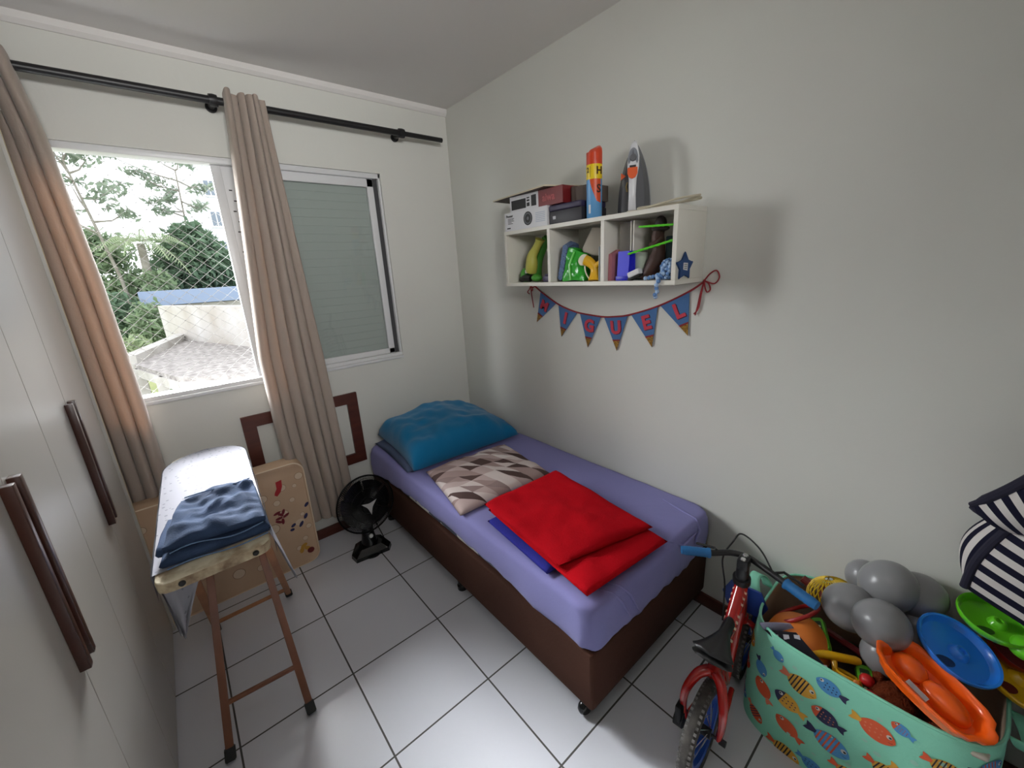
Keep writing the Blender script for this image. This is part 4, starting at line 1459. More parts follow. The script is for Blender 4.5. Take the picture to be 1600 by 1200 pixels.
# ---- right compartment
bm = BM(); add_prism(bm, [(-.028, 0), (.028, 0), (.034, .118), (-.022, .118)], .05, face(-.135, -1.535, ZB))
b = thing('blue_box', 'bright blue tapered plastic box in the right compartment', 'box', (-.15, -1.53, ZB))
obj('body', bm, mat('bright_blue_plastic', '#0d10c8', .4), b, smooth=False)
bm = BM(); bx(bm, -.1905, -.13, -1.566, -1.504, ZB, ZB+.018, bevel=.002)
obj('base', bm, mat('bright_blue_plastic_base', '#0c0fae', .4), b)
def clear_mat(name, col, f):
    m, nt, b2 = new_mat(name)
    t = N(nt, 'ShaderNodeBsdfTransparent')
    t.inputs['Color'].default_value = (.93, .93, .92, 1)
    b2.inputs['Base Color'].default_value = S(col)
    b2.inputs['Roughness'].default_value = .12
    mx = N(nt, 'ShaderNodeMixShader')
    mx.inputs[0].default_value = f
    L(nt, t.outputs[0], mx.inputs[1]); L(nt, b2.outputs[0], mx.inputs[2])
    L(nt, mx.outputs[0], nt.nodes['Material Output'].inputs[0])
    return m
b = thing('acrylic_case', 'tall clear acrylic case standing behind the blue box', 'case', (-.08, -1.525, ZB))
bm = BM()
for a in ((-.145, -.142, -1.555, -1.491, ZB, ZB+.235), (-.035, -.032, -1.555, -1.491, ZB, ZB+.235), (-.142, -.035, -1.494, -1.491, ZB, ZB+.235)):
    bx(bm, *a)
obj('panel', bm, clear_mat('clear_acrylic', '#c9c5bd', .22), b, smooth=False)
bm = BM()
bx(bm, -.1455, -.032, -1.561, -1.5555, ZB, ZB+.237); bx(bm, -.148, -.1455, -1.549, -1.545, ZB, ZB+.237)
obj('edge', bm, mat('acrylic_edge', '#d9d5cb', .2), b, smooth=False)
bm = BM(); add_prism(bm, [(-.195, 0), (-.09, 0), (-.095, .12), (-.14, .128), (-.19, .11)], .018, Matrix(((1, 0, 0, 0), (0, 0, -1, -1.468), (0, 1, 0, ZB), (0, 0, 0, 1))))
tag(obj('pink_bag', bm, mat('dusty_pink_fabric', '#a86a72', .9), sharp=20), 'dusty pink bundle behind the blue box', 'bundle')
b = thing('white_device', 'small white and black gadget lying before the wooden figure', 'gadget', (-.19, -1.6, ZB))
Rg = Matrix.Rotation(-.35, 3, 'X') @ Matrix.Rotation(.0, 3, 'Y')
bm = BM(); add_box(bm, (-.195, -1.602, ZB+.029), (.03, .055, .022), Rg, 0, .004); obj('body', bm, card_w, b)
bm = BM(); add_box(bm, (-.185, -1.598, ZB+.013), (.03, .06, .012), Rg, 0, .003); obj('base', bm, rub, b)
# carved wooden figure
b = thing('wooden_figurine', 'dark brown carved wooden figurine in the right compartment', 'figurine', (-.11, -1.65, ZB))
dw = mat('dark_carved_wood', '#4a2c1f', .55, var=(10, '#34201a', 1.))
bm = BM()
pts = smooth_path([V((-.12, -1.61, ZB+.001)), V((-.118, -1.625, ZB+.03)), V((-.112, -1.648, ZB+.075)), V((-.11, -1.655, ZB+.125)), V((-.11, -1.648, ZB+.165)), V((-.11, -1.655, ZB+.2))], 5)
nn = len(pts)
rad = [.038, .035, .033, .031, .03, .031, .032, .033, .034, .034, .034, .032, .03, .027, .025, .024, .024, .024, .025, .025, .025, .024, .023, .023, .022, .02]
add_tube(bm, pts, [rad[min(i, len(rad)-1)] for i in range(nn)], 14)
obj('body', bm, dw, b)
bm = BM(); add_ball(bm, (-.112, -1.66, ZB+.213), (.022, .024, .03), 0, 16); add_ball(bm, (-.112, -1.66, ZB+.195), (.03, .036, .012), 0, 16); obj('head', bm, mat('dark_headscarf', '#2a211c', .6), b)
bm = BM(); add_tube(bm, smooth_path([V((-.13, -1.675, ZB+.16)), V((-.15, -1.66, ZB+.14)), V((-.14, -1.635, ZB+.135))], 4), .009, 8); obj('arm', bm, dw, b)
b = thing('white_cup', 'pale green white cup standing beside the wooden figurine', 'cup', (-.155, -1.605, ZB))
bm = BM(); add_lathe(bm, [(0, .001), (.02, .001), (.026, .05), (.029, .105), (.027, .105), (.023, .05), (0, .006)], Matrix.Translation((-.115, -1.575, ZB+.004)), 24); obj('cup_body', bm, mat('pale_mint_plastic', '#b3bfae', .5), b)
bm = BM(); add_lathe(bm, [(0, 0), (.022, 0), (.022, .004), (0, .004)], Matrix.Translation((-.115, -1.575, ZB)), 20); obj('foot', bm, rub, b)
bm = BM(); bx(bm, -.09, -.03, -1.765, -1.672, ZB, ZB+.165, bevel=.003)
tag(obj('teal_box', bm, mat('dark_teal_card', '#3c5257', .7)), 'dark teal box at the right end of the right compartment', 'box')
gs = mat('lime_green_plastic', '#58c22a', .3)
for p0, p1, r, lb in (((-.2, -1.617, 1.7505), (-.19, -1.769, 1.744), .0042, 'upper lime green plastic stick crossing the right compartment'), ((-.205, -1.574, 1.651), (-.19, -1.769, 1.692), .0046, 'lower slanting lime green plastic stick in the right compartment')):
    bm = BM()
    p0, p1 = V(p0), V(p1)
    n = 25
    add_tube(bm, [p0.lerp(p1, i/(n-1)) for i in range(n)], [r*(.7 if i in (0, n-1) else 1 + .16*math.sin(i*2.1)) for i in range(n)], 10)
    tag(obj('green_stick', bm, gs), lb, 'stick', 'lime green sticks')
# crocheted blue and white toy hanging over the edge
b = thing('crochet_octopus', 'pale blue crocheted toy with tentacle hanging over the shelf edge', 'toy', (-.19, -1.735, ZB))
cr1, cr2 = mat('pale_blue_yarn', '#9db6d6', .95), mat('mid_blue_yarn', '#5c7fae', .95)
def bead_chain(pts, r, n):
    bm = BM()
    P = smooth_path([V(p) for p in pts], 12)
    for i in range(n):
        q = P[int(i*(len(P)-1)/(n-1))]
        add_ball(bm, q + V((.0025*math.sin(i*2.2), .004*math.cos(i*2.2), 0)), r, i % 2, 10)
    return bm
for pts, n in (([(-.165, -1.74, ZB+.05), (-.2, -1.735, ZB+.03), (-.226, -1.725, ZB+.008), (-.2275, -1.722, ZB-.03), (-.2275, -1.718, ZB-.062)], 13),
               ([(-.17, -1.73, ZB+.03), (-.195, -1.71, ZB+.02), (-.2, -1.685, ZB+.012), (-.205, -1.66, ZB+.008)], 9),
               ([(-.19, -1.75, ZB+.01), (-.185, -1.72, ZB+.008), (-.195, -1.70, ZB+.007)], 8),
               ([(-.2, -1.763, ZB+.06), (-.205, -1.755, ZB+.035), (-.2, -1.75, ZB+.01)], 8)):
    obj('tentacle', bead_chain(pts, .0082, n), [cr1, cr2], b)
bm = BM()
rnd = random.Random(2)
for i in range(46):
    t = i/45
    a = i*2.4
    z = -1 + 2*t
    rr_ = math.sqrt(1-z*z)
    add_ball(bm, (-.168 + .02*rr_*math.cos(a), -1.735 + .028*rr_*math.sin(a), ZB+.045 + .028*z), .0085, i % 2, 8)
obj('head', bm, [cr1, cr2], b)
# star on the end panel
b = thing('star_plaque', 'dark blue star shaped plaque on the end of the shelf', 'plaque', (-.195, -1.792, 1.53))
Ms = Matrix(((1, 0, 0, -.163), (0, 0, -1, -1.7905), (0, 1, 0, 1.592), (0, 0, 0, 1)))
sp_ = []
for k in range(10):
    r = .054 if k % 2 == 0 else .026
    a = PI/2 + PI*k/5
    sp_.append((r*math.cos(a)*1.28, r*math.sin(a)*1.05))
bm = BM(); add_prism(bm, sp_, .008, Ms); bmesh.ops.bevel(bm, geom=bm.edges[:], offset=.003, segments=2, affect='EDGES')
obj('star', bm, mat('dark_blue_felt', '#1f3f6e', .8), b)
bm = BM(); add_prism(bm, [(-.017, -.01), (.016, -.015), (.017, .013), (-.016, .015)], .0006, Ms @ Matrix.Translation((0, 0, .0082)))
lb_ = obj('paper_label', bm, card_w, b, smooth=False)
bm = BM()
for z in (.008, .001, -.006):
    add_prism(bm, [(-.011, z-.001), (.011, z-.002), (.011, z), (-.011, z+.001)], .0004, Ms @ Matrix.Translation((0, 0, .0089)))
obj('small_print', bm, ink, lb_, smooth=False)

# ------------------------------------------------------------------ name bunting on the wall
bu = thing('name_bunting', 'blue pennant bunting spelling MIGUEL below the wall shelf', 'bunting', (-.01, -1.3, 1.2))
cordred = mat('dark_red_cord', '#8c2028', .8)
pb = mat('denim_blue_felt', '#446a9a', .9, bump=(200, .2))
lr = mat('red_felt_letter', '#b8394a', .85)
ld = mat('dark_letter_outline', '#4a1d33', .9)  # dark outline layer behind the red letters
gd = mat('gold_glitter', '#a87c25', .45, metal=.3, var=(160, '#6e4d12', 3.), bump=(300, .6))
rt = mat('dark_red_ribbon', '#7c2127', .8)
def wallM(x=-.004):
    return Matrix(((0, 0, -1, x), (-1, 0, 0, 0), (0, 1, 0, 0), (0, 0, 0, 1)))
path = [V((-.006, y, z)) for y, z in ((-.79, 1.5285), (-.8544, 1.4845), (-.9766, 1.4215), (-1.06, 1.392), (-1.1485, 1.373), (-1.29, 1.361), (-1.37, 1.365), (-1.455, 1.378), (-1.605, 1.425), (-1.7412, 1.489), (-1.802, 1.53))]
bm = BM(); add_tube(bm, smooth_path(path, 5), .0042, 8)
obj('cord', bm, cordred, bu)
PEN = {'M': [(-.8544, 1.4837), (-.9766, 1.4208), (-.8147, 1.3044)], 'I': [(-.994, 1.41), (-1.1258, 1.3708), (-1.0128, 1.2358)],
       'G': [(-1.1485, 1.3718), (-1.2877, 1.361), (-1.2021, 1.1939)], 'U': [(-1.3068, 1.3607), (-1.4449, 1.3754), (-1.3863, 1.197)],
       'E': [(-1.4636, 1.3797), (-1.5993, 1.4224), (-1.5807, 1.2352)], 'L': [(-1.6124, 1.4268), (-1.7412, 1.4883), (-1.748, 1.3034)]}
for ch, tri_ in PEN.items():
    A, B, C_ = [V((-y, z)) for y, z in tri_]
    W = wallM(-.004)
    bm = BM(); add_prism(bm, [tuple(p) for p in (A, C_, B)], .003, W)
    pn = obj('pennant', bm, pb, bu, smooth=False)
    bm = BM()
    k = .30
    add_prism(bm, [tuple(p) for p in (C_, C_.lerp(B, k), C_.lerp(A, k))], .0012, wallM(-.0071))
    obj('gold_tip', bm, gd, pn, smooth=False)
    bm = BM()
    add_prism(bm, [tuple(p) for p in (C_.lerp(A, k-.02), C_.lerp(B, k-.02), C_.lerp(B, k+.025), C_.lerp(A, k+.025))], .0016, wallM(-.0072))
    obj('ribbon', bm, rt, pn, smooth=False)
    mid = (A+B)/2
    cen = mid.lerp(C_, .34)
    ang = math.atan2((B-A).y, (B-A).x)
    if ch == 'M': ang -= .0
    bm = BM()
    Rm = Matrix.Rotation(ang, 4, 'Z')
    sz = .088 if ch != 'M' else .074
    for mi, (dx, xx) in enumerate(((.004, -.0074), (0, -.0090))):
        add_text(bm, ch, sz, wallM(xx) @ Matrix.Translation((cen.x + dx, cen.y - dx*.6, 0)) @ Rm, mi=1-mi, bold=.0036, ext=.0008)
    obj('letter', bm, [lr, ld], pn, smooth=False)
def bow(c, s, tails):
    bm = BM()
    c = V(c)
    for sg in (1, -1):
        pts = [c + V((0, *q)) for q in (((0, 0)), (-.02*s, .02*s + .006*sg), (-.045*s, .022*s + .016*sg), (-.058*s, .006*s + .006*sg), (-.04*s, -.012*s), (0, 0))] if sg > 0 else \
              [c + V((0, *q)) for q in ((0, 0), (-.018*s, -.012*s), (-.026*s, -.035*s), (-.014*s, -.045*s), (-.004*s, -.025*s), (0, 0))]
        add_tube(bm, smooth_path(pts, 6), .0028, 6)
    for t in tails:
        add_tube(bm, smooth_path([c] + [c + V((0, *q)) for q in t], 6), .003, 6)
    add_ball(bm, c, .0055, 0, 10)
    return bm
obj('bow', bow((-.009, -1.802, 1.532), 1., [[(.012, -.05), (.02, -.1), (.028, -.14)], [(.008, -.05), (.016, -.11), (.034, -.135)]]), cordred, bu)
bm = bow((-.009, -.775, 1.515), .6, [[(-.005, -.05), (-.015, -.1), (-.02, -.125)]])
add_tube(bm, smooth_path([V((-.009, -.775, 1.515)), V((-.009, -.76, 1.495)), V((-.009, -.745, 1.48)), V((-.009, -.762, 1.47))], 5), .0028, 6)
obj('bow', bm, cordred, bu)

# ------------------------------------------------------------------ children's bicycle
bk = thing('bicycle', 'small red bicycle with blue grips between the bed and the toy basket', 'bicycle', (-.42, -2.18, 0))
B0 = V((-.655, -2.2, 0))
BH = V((.45, .04, 0)).normalized()
BL = V((0, 0, 1)).cross(BH)          # rider's left
def bp3(u, z, s=0.):
    return B0 + BH*u + V((0, 0, z)) + BL*s
red_p = mat('glossy_red_paint', '#a3120e', .25, coat=.5)
tyre_m = mat('dusty_black_tyre', '#2c2927', .85, var=(30, '#4a4642', 1.5), bump=(60, .3))
tread_m = mat('grey_tyre_shoulder', '#6f6c6a', .9, var=(40, '#3f3c3a', 1.5))
blue_p = mat('blue_plastic', '#12459f', .4)
blue_g = mat('blue_rubber_grip', '#15619a', .55)
chrome = mat('bright_steel', '#c8c8c8', .25, metal=.9)
WR = .152
def wheel(u, steer=0.):
    c = bp3(u, WR)
    ax = BL.copy()
    ax.rotate(Matrix.Rotation(steer, 3, 'Z'))
    M = frame(c, ax, (0, 0, 1))
    bm = BM()
    add_lathe(bm, [(WR-.035 + .0, -.018), (WR-.022, -.0205), (WR-.010, -.0205), (WR-.003, -.015), (WR, -.007), (WR, .007), (WR-.003, .015), (WR-.010, .0205), (WR-.022, .0205), (WR-.035, .018), (WR-.035, -.018)], M, 64)
    ty = obj('tyre', bm, tyre_m, bk, sharp=50)
    bm = BM()
    for k in range(56):
        a = 2*PI*k/56
        for s in (-1, 1):
            r = WR - .004
            R3 = Matrix((V((math.cos(a), math.sin(a), 0)), V((-math.sin(a), math.cos(a), 0)), V((0, 0, 1)))).transposed()
            add_box(bm, M @ V((r*math.cos(a+.02*s), r*math.sin(a+.02*s), s*.0145)), (.006, .0085, .008), M.to_3x3() @ R3)
    obj('tread_block', bm, tread_m, ty, smooth=False)['kind'] = 'stuff'
    bm = BM()
    add_lathe(bm, [(WR-.05, -.014), (WR-.035, -.017), (WR-.033, -.012), (WR-.033, .012), (WR-.035, .017), (WR-.05, .014), (WR-.05, -.014)], M, 48)
    obj('rim', bm, blue_p, bk, sharp=40)
    bm = BM()
    for k in range(16):
        a = 2*PI*k/16
        s = 1 if k % 2 else -1
        add_tube(bm, [M @ V((.016*math.cos(a+.6), .016*math.sin(a+.6), s*.022)), M @ V(((WR-.046)*math.cos(a), (WR-.046)*math.sin(a), 0))], .0013, 5)
    obj('spokes', bm, chrome, bk)
    bm = BM()
    add_tube(bm, [M @ V((0, 0, -.03)), M @ V((0, 0, .03))], .016, 14)
    add_tube(bm, [M @ V((0, 0, -.062)), M @ V((0, 0, .062))], .005, 10)
    obj('hub', bm, black_m, bk)
wheel(0)
wheel(.452, .05)
bm = BM()
add_tube(bm, [bp3(.30, .515), bp3(.22, .435), bp3(.135, .345)], [.0215, .0205, .019], 20)
for sgn in (1, -1):
    for k in range(9):
        t = .12 + .085*k
        c = bp3(.30, .515).lerp(bp3(.135, .345), t)
        nrm = (BL*sgn*.9 + V((-.2, 0, .42))).normalized()
        d = (bp3(.135, .345) - bp3(.30, .515)).normalized()
        if k % 4 == 3: continue
        add_prism(bm, [(-.005, -.006), (.004, -.004), (.005, .006), (-.003, .007)], .0006, frame(c + nrm*.0212, nrm, d), 1)
obj('top_tube', bm, [red_p, mat('white_orange_decal', '#d8b9a2', .5)], bk)
bm = BM(); add_tube(bm, [bp3(.292, .53), bp3(.335, .35)], .021, 18); obj('head_tube', bm, red_p, bk)
bm = BM(); add_tube(bm, [bp3(.325, .39), bp3(.24, .2), bp3(.215, .15)], .018, 16); obj('down_tube', bm, red_p, bk)
bm = BM(); add_tube(bm, [bp3(.215, .15), bp3(.12, .355)], .017, 16); obj('seat_tube', bm, red_p, bk)
bm = BM(); add_tube(bm, [bp3(.12, .35), bp3(.105, .405)], .0125, 14); obj('seat_post', bm, black_m, bk)
# wishbone seat stays
bm = BM()
add_tube(bm, [bp3(.13, .36), bp3(.09, .338), bp3(.052, .33)], [.02, .021, .024], 16)
for s in (1, -1):
    P = smooth_path([bp3(.06, .333, s*.012), bp3(.035, .322, s*.036), bp3(.0, .275, s*.056), bp3(-.01, .215, s*.059), bp3(0, .153, s*.052)], 5)
    add_tube(bm, P, [lerp(.018, .0085, i/(len(P)-1)) for i in range(len(P))], 12)
obj('seat_stay', bm, red_p, bk)
bm = BM()
for s in (1, -1):
    add_tube(bm, [bp3(.2, .15, s*.03), bp3(.0, .152, s*.05)], .009, 10)
obj('chain_stay', bm, red_p, bk)
for s in (1, -1):
    bm = BM(); add_tube(bm, [bp3(0, .152, s*.055), bp3(0, .152, s*.074)], .011, 6); obj('axle_nut', bm, black_m, bk)
bm = BM()
add_box(bm, bp3(-.012, .185, .064), (.055, .022, .07), rot_z(math.atan2(BH.y, BH.x)), 0, .006)
add_tube(bm, [bp3(-.01, .152, .05), bp3(-.01, .152, .078)], .03, 18)
obj('band_brake', bm, blk2, bk)
bm = BM(); add_tube(bm, smooth_path([bp3(.1, .38, .02), bp3(.05, .34, .035), bp3(.0, .27, .06), bp3(-.02, .21, .066)], 5), .003, 6); obj('brake_cable', bm, rub, bk)
# fork
bm = BM()
add_tube(bm, [bp3(.336, .352), bp3(.34, .335)], .026, 16)
for s in (1, -1):
    add_tube(bm, smooth_path([bp3(.34, .335, s*.012), bp3(.35, .32, s*.04), bp3(.40, .24, s*.046), bp3(.452, .153, s*.046)], 4), .0105, 10)
obj('fork', bm, red_p, bk)
# saddle
bm = BM()
def sad(sgn):
    def f(u, v):
        uu = lerp(.015, .215, u)
        w = lerp(.062, .018, min(1, max(0, (u-.12)/.55))**.75) * (max(0., 1 - ((.12-u)/.12)**2)**.5 if u < .12 else 1) * (max(0., 1-((u-.9)/.1)**2)**.5 if u > .9 else 1)
        a = 2*v - 1
        z = .428 + .02*(1-abs(a)**2.4) + .012*(1-u)*abs(a)**1 - .012*math.sin(PI*u)
        if sgn < 0: z = .415 - .012*abs(a) + .006
        return bp3(uu, z, a*w)
    return f
add_grid(bm, sad(1), 26, 16); add_grid(bm, sad(-1), 26, 16)
bmesh.ops.remove_doubles(bm, verts=bm.verts, dist=.002)
bv = [e for e in bm.edges if e.is_boundary]
if bv: bmesh.ops.holes_fill(bm, edges=bv)
obj('saddle', bm, mat('black_vinyl', '#161617', .42), bk, sharp=60)
# stem, bars, grips
bm = BM()
add_tube(bm, [bp3(.292, .53), bp3(.288, .552)], .028, 18)
add_tube(bm, [bp3(.29, .545), bp3(.288, .60)], [.021, .019], 16)
add_box(bm, bp3(.293, .608), (.046, .036, .042), rot_z(math.atan2(BH.y, BH.x)), 0, .008)
st = obj('stem', bm, black_m, bk)
for u, s in ((.278, 0), (.305, 0)):
    bm = BM(); add_lathe(bm, [(0, .004), (.0075, .004), (.009, 0)], Matrix.Translation(bp3(u, .629, s)), 12); obj('bolt', bm, chrome, st)
HB = [V((-.445, -2.0, .605)), V((-.392, -2.069, .603)), V((-.345, -2.12, .607)), V((-.33, -2.168, .61)), V((-.34, -2.215, .609)), V((-.362, -2.295, .603)), V((-.388, -2.385, .597))]
bm = BM(); add_tube(bm, smooth_path(HB, 6), .0105, 14); obj('handlebar', bm, black_m, bk)
for a, b_ in ((HB[0], HB[1]), (HB[6], HB[5])):
    d = (b_-a).normalized()
    bm = BM()
    n = 16
    add_tube(bm, [a + d*(-.006 + .096*i/n) for i in range(n+1)], [(.0165 if i % 2 else .0155) if 1 < i < n-1 else (.018 if i >= n-1 else .0145) for i in range(n+1)], 16)
    obj('grip', bm, blue_g, bk)
bm = BM()
add_tube(bm, [HB[1].lerp(HB[2], .35) + V((0, 0, .012)), HB[1].lerp(HB[2], .15) + V((.02, 0, .01)), HB[0].lerp(HB[1], .5) + V((.045, .02, 0))], .0045, 8)
add_tube(bm, [HB[5].lerp(HB[4], .35) + V((0, 0, .012)), HB[5].lerp(HB[4], .15) + V((.03, 0, .01)), HB[6].lerp(HB[5], .5) + V((.045, 0, 0))], .0045, 8)
obj('brake_lever', bm, black_m, bk)
bm = BM()
add_tube(bm, smooth_path([HB[5].lerp(HB[4], .4), HB[4] + V((.02, .01, .045)), HB[3] + V((.03, .03, .06)), HB[2] + V((.02, .0, .035)), V((-.32, -2.09, .55)), V((-.33, -2.11, .45)), V((-.40, -2.14, .36))], 7), .003, 6)
obj('cable', bm, rub, bk)
bm = BM()
add_prism(bm, [(-.055, -.05), (.055, -.05), (.075, .0), (.05, .055), (-.05, .055), (-.075, 0)], .008, frame(bp3(.365, .40), BH, BL))
obj('front_plate', bm, mat('deep_blue_plastic', '#143a8c', .45), bk, sharp=20)

# ------------------------------------------------------------------ fabric toy basket with printed fish
KX, KY, KA, KB, KN, KH = -.212, -2.508, .205, .285, 4., .42
def bkp(t, z, off=0.):
    c, s = math.cos(t), math.sin(t)
    r = (abs(c)**KN + abs(s)**KN) ** (-1/KN)
    k = 1 + .03*math.sin(PI*min(max(z/KH, 0), 1)) + .04*(1-z/KH)
    # soft folds in the cloth
    k += .006*math.sin(5*t + 9*z) * math.sin(PI*z/KH)
    P = V((KX + KA*r*c*k, KY + KB*r*s*k, z))
    if off:
        nrm = V((abs(c)**(KN-1)*math.copysign(1, c)/KA, abs(s)**(KN-1)*math.copysign(1, s)/KB, 0)).normalized()
        P = P + nrm*off
    if P.x > -.004: P.x = -.004
    return P
ARC = [(0., PI*.5)]
_p = bkp(PI*.5, .21)
for i in range(1, 1201):
    t = PI*.5 + 2*PI*i/1200
    q = bkp(t, .21)
    ARC.append((ARC[-1][0] + (q-_p).length, t))
    _p = q
def arc_t(s):
    if s < 0: return PI*.5 + s/KA
    lo, hi = 0, len(ARC)-1
    while hi-lo > 1:
        m = (lo+hi)//2
        if ARC[m][0] <= s: lo = m
        else: hi = m
    a, b_ = ARC[lo], ARC[hi]
    return lerp(a[1], b_[1], (s-a[0])/max(1e-9, b_[0]-a[0]))
def S3(s, z, off=.0015):
    return bkp(arc_t(s), max(.001, min(KH-.003, z)), off)
mint = mat('mint_green_canvas', '#93dfc3', .85, spec=.2, bump=(150, .12), var=(3, '#88d3b6', 1.))
lining = mat('pale_beige_lining', '#b59d86', .9)
bkt = thing('toy_basket', 'mint green fabric basket printed with colourful fish, full of toys', 'basket', (KX, KY, 0))
bm = BM()
NS = 120
rg = []
for z, off in ([(KH*i/18, 0) for i in range(19)] + [(KH+.002, -.003), (KH, -.006)]):
    rg.append([bm.verts.new(bkp(2*PI*k/NS, min(z, KH), off) + V((0, 0, max(0, z-KH)))) for k in range(NS)])
for a, b_ in zip(rg, rg[1:]):
    for k in range(NS):
        bm.faces.new((a[k], a[(k+1) % NS], b_[(k+1) % NS], b_[k]))
bm.faces.new(rg[0][::-1])
FISH = [mint, mat('fish_yellow', '#d9a23a', .85), mat('fish_orange', '#d2562f', .85), mat('fish_navy', '#27294a', .85), mat('fish_blue', '#4a8cc0', .85),
        mat('fish_white', '#dcd9d0', .85), mat('fish_dark', '#1f1f26', .85), mat('fish_pale_dot', '#9fd0bb', .85), mat('fish_coral', '#d87b5c', .85)]
def fish(s0, z0, s1, z1, body, tail, deco, dcol, head=None, h=.58):
    """a fish from tail tip (s0, z0) to nose (s1, z1) on the cloth"""
    mx_, mz_ = (s0+s1)/2, (z0+z1)/2
    s0, z0, s1, z1 = mx_+(s0-mx_)*1.1, mz_+(z0-mz_)*1.1, mx_+(s1-mx_)*1.1, mz_+(z1-mz_)*1.1
    d = V((s1-s0, z1-z0)); ln = d.length; d.normalize(); p = V((-d.y, d.x))
    def at(x, y, off): 
        q = V((s0, z0)) + d*x*ln + p*y*ln
        return S3(q.x, q.y, off)
    def poly(pts, mi, off):
        c = (sum(x for x, y in pts)/len(pts), sum(y for x, y in pts)/len(pts))
        vs = [bm.verts.new(at(x, y, off)) for x, y in pts]
        cv = bm.verts.new(at(*c, off))
        for k in range(len(vs)):
            bm.faces.new((vs[k], vs[(k+1) % len(vs)], cv)).material_index = mi
    hh = h/2
    up = 1 if (p.y > 0) else -1
    half = lambda x: hh*max(0., 1 - abs((x-.6)/.4)**2.2)**.75
    xs = [.2 + .8*i/18 for i in range(19)]
    poly([(x, half(x)) for x in xs] + [(x, -half(x)) for x in xs[::-1][1:-1]], body, .0016)
    poly([(.26, .05), (.1, .13), (0, .14), (.05, 0), (0, -.14), (.1, -.13), (.26, -.05)], tail, .0018)
    if head is not None:
        xh = [.76 + .24*i/8 for i in range(9)]
        poly([(x, half(x)*1.0) for x in xh] + [(x, -half(x)*1.0) for x in xh[::-1][1:]], head, .0020)
    if deco == 'stripes':
        for k in range(5):
            x = .3 + .092*k
            poly([(x, half(x)*.97), (x+.034, half(x+.034)*.97), (x+.034, -half(x+.034)*.97), (x, -half(x)*.97)], dcol, .0022)
    elif deco == 'dots':
        rnd = random.Random(int(s0*1000))
        for x, y in ((.34, .05), (.36, -.06), (.45, .1), (.46, -.02), (.48, -.12), (.57, .09), (.58, -.05), (.68, .12), (.69, .0), (.68, -.12)):
            if abs(y) < half(x)*.85:
                poly([(x + .024*math.cos(a), y + .024*math.sin(a)) for a in [2*PI*i/8 for i in range(8)]], dcol, .0022)
    ex, ey = .84, up*hh*.32
    poly([(ex + .062*math.cos(a), ey + .062*math.sin(a)) for a in [2*PI*i/14 for i in range(14)]], 5, .0026)
    poly([(ex + .02 + .032*math.cos(a), ey + .032*math.sin(a)) for a in [2*PI*i/10 for i in range(10)]], 6, .0030)
    poly([(.86, -up*.07), (.93, -up*.055), (.95, -up*.03), (.945, -up*.024), (.925, -up*.045), (.86, -up*.06)], 6, .0026)
YE, OR, NA, BL_, WH, DK, PD, CO = range(1, 9)
FL = [(.279, .326, .374, .302, YE, CO, 'stripes', DK, None), (.362, .205, .278, .232, YE, YE, 'dots', NA, NA), (.445, .355, .370, .372, BL_, NA, 'dots', NA, None),
      (.455, .246, .375, .264, NA, NA, 'dots', CO, OR), (.462, .326, .556, .312, OR, YE, 'dots', CO, None), (.370, .187, .475, .163, BL_, NA, 'stripes', OR, None),
      (.366, .098, .293, .142, OR, OR, None, DK, None), (.266, .158, .218, .225, OR, CO, None, DK, None), (.272, .022, .366, .005, YE, OR, 'stripes', DK, None),
      (.510, .216, .590, .190, YE, OR, 'stripes', DK, None), (.612, .328, .690, .31, YE, OR, 'stripes', DK, None), (.36, .052, .43, .03, BL_, BL_, 'dots', NA, None),
      (.235, .375, .275, .352, BL_, BL_, None, DK, None), (.592, .356, .545, .375, BL_, BL_, 'dots', OR, OR), (.44, .115, .52, .09, YE, OR, 'stripes', DK, None),
      (.56, .24, .65, .22, OR, YE, 'dots', CO, None), (.66, .25, .74, .27, NA, NA, 'dots', CO, OR), (.19, .09, .245, .045, OR, CO, 'stripes', NA, None),
      (.20, .30, .232, .245, BL_, NA, None, DK, None), (.1, .33, .17, .31, YE, OR, 'stripes', DK, None), (.09, .2, .17, .22, OR, YE, 'dots', CO, None), (.1, .09, .17, .07, BL_, NA, 'stripes', OR, None),
      (.70, .34, .78, .36, BL_, NA, 'stripes', OR, None), (.72, .16, .80, .14, YE, OR, 'stripes', DK, None), (.58, .10, .66, .12, BL_, NA, 'dots', NA, None), (.80, .26, .87, .24, OR, YE, 'dots', CO, None)]
for f_ in FL:
    s0, z0, s1, z1, bd, tl, de, dc_, hd = f_
    fish(s0, z0, s1, z1, bd, tl, de, dc_, hd)
for s, z, r in ((.31, .36, .008), (.345, .265, .006), (.42, .30, .007), (.395, .225, .006), (.50, .265, .007), (.43, .20, .005), (.345, .165, .006), (.30, .19, .006), (.53, .245, .009), (.48, .14, .008), (.33, .10, .006), (.28, .11, .005), (.60, .29, .009), (.25, .30, .006), (.40, .09, .006), (.55, .15, .008), (.65, .33, .008), (.41, .335, .005), (.52, .36, .007)):
    c = bm.verts.new(S3(s, z, .0016))
    vs = [bm.verts.new(S3(s + r*math.cos(a), z + r*.8*math.sin(a), .0016)) for a in [2*PI*i/10 for i in range(10)]]
    for k in range(10):
        bm.faces.new((vs[k], vs[(k+1) % 10], c)).material_index = PD
obj('cloth_wall', bm, FISH, bkt, sharp=60, recalc=False)
bm = BM()
rg = []
for z, off in [(KH-.001, -.0045)] + [(KH*(1-i/10), -.007) for i in range(1, 10)] + [(.008, -.009)]:
    rg.append([bm.verts.new(bkp(2*PI*k/NS, z, off)) for k in range(NS)])
for a, b_ in zip(rg, rg[1:]):
    for k in range(NS):
        bm.faces.new((a[k], b_[k], b_[(k+1) % NS], a[(k+1) % NS]))
bm.faces.new(rg[-1])
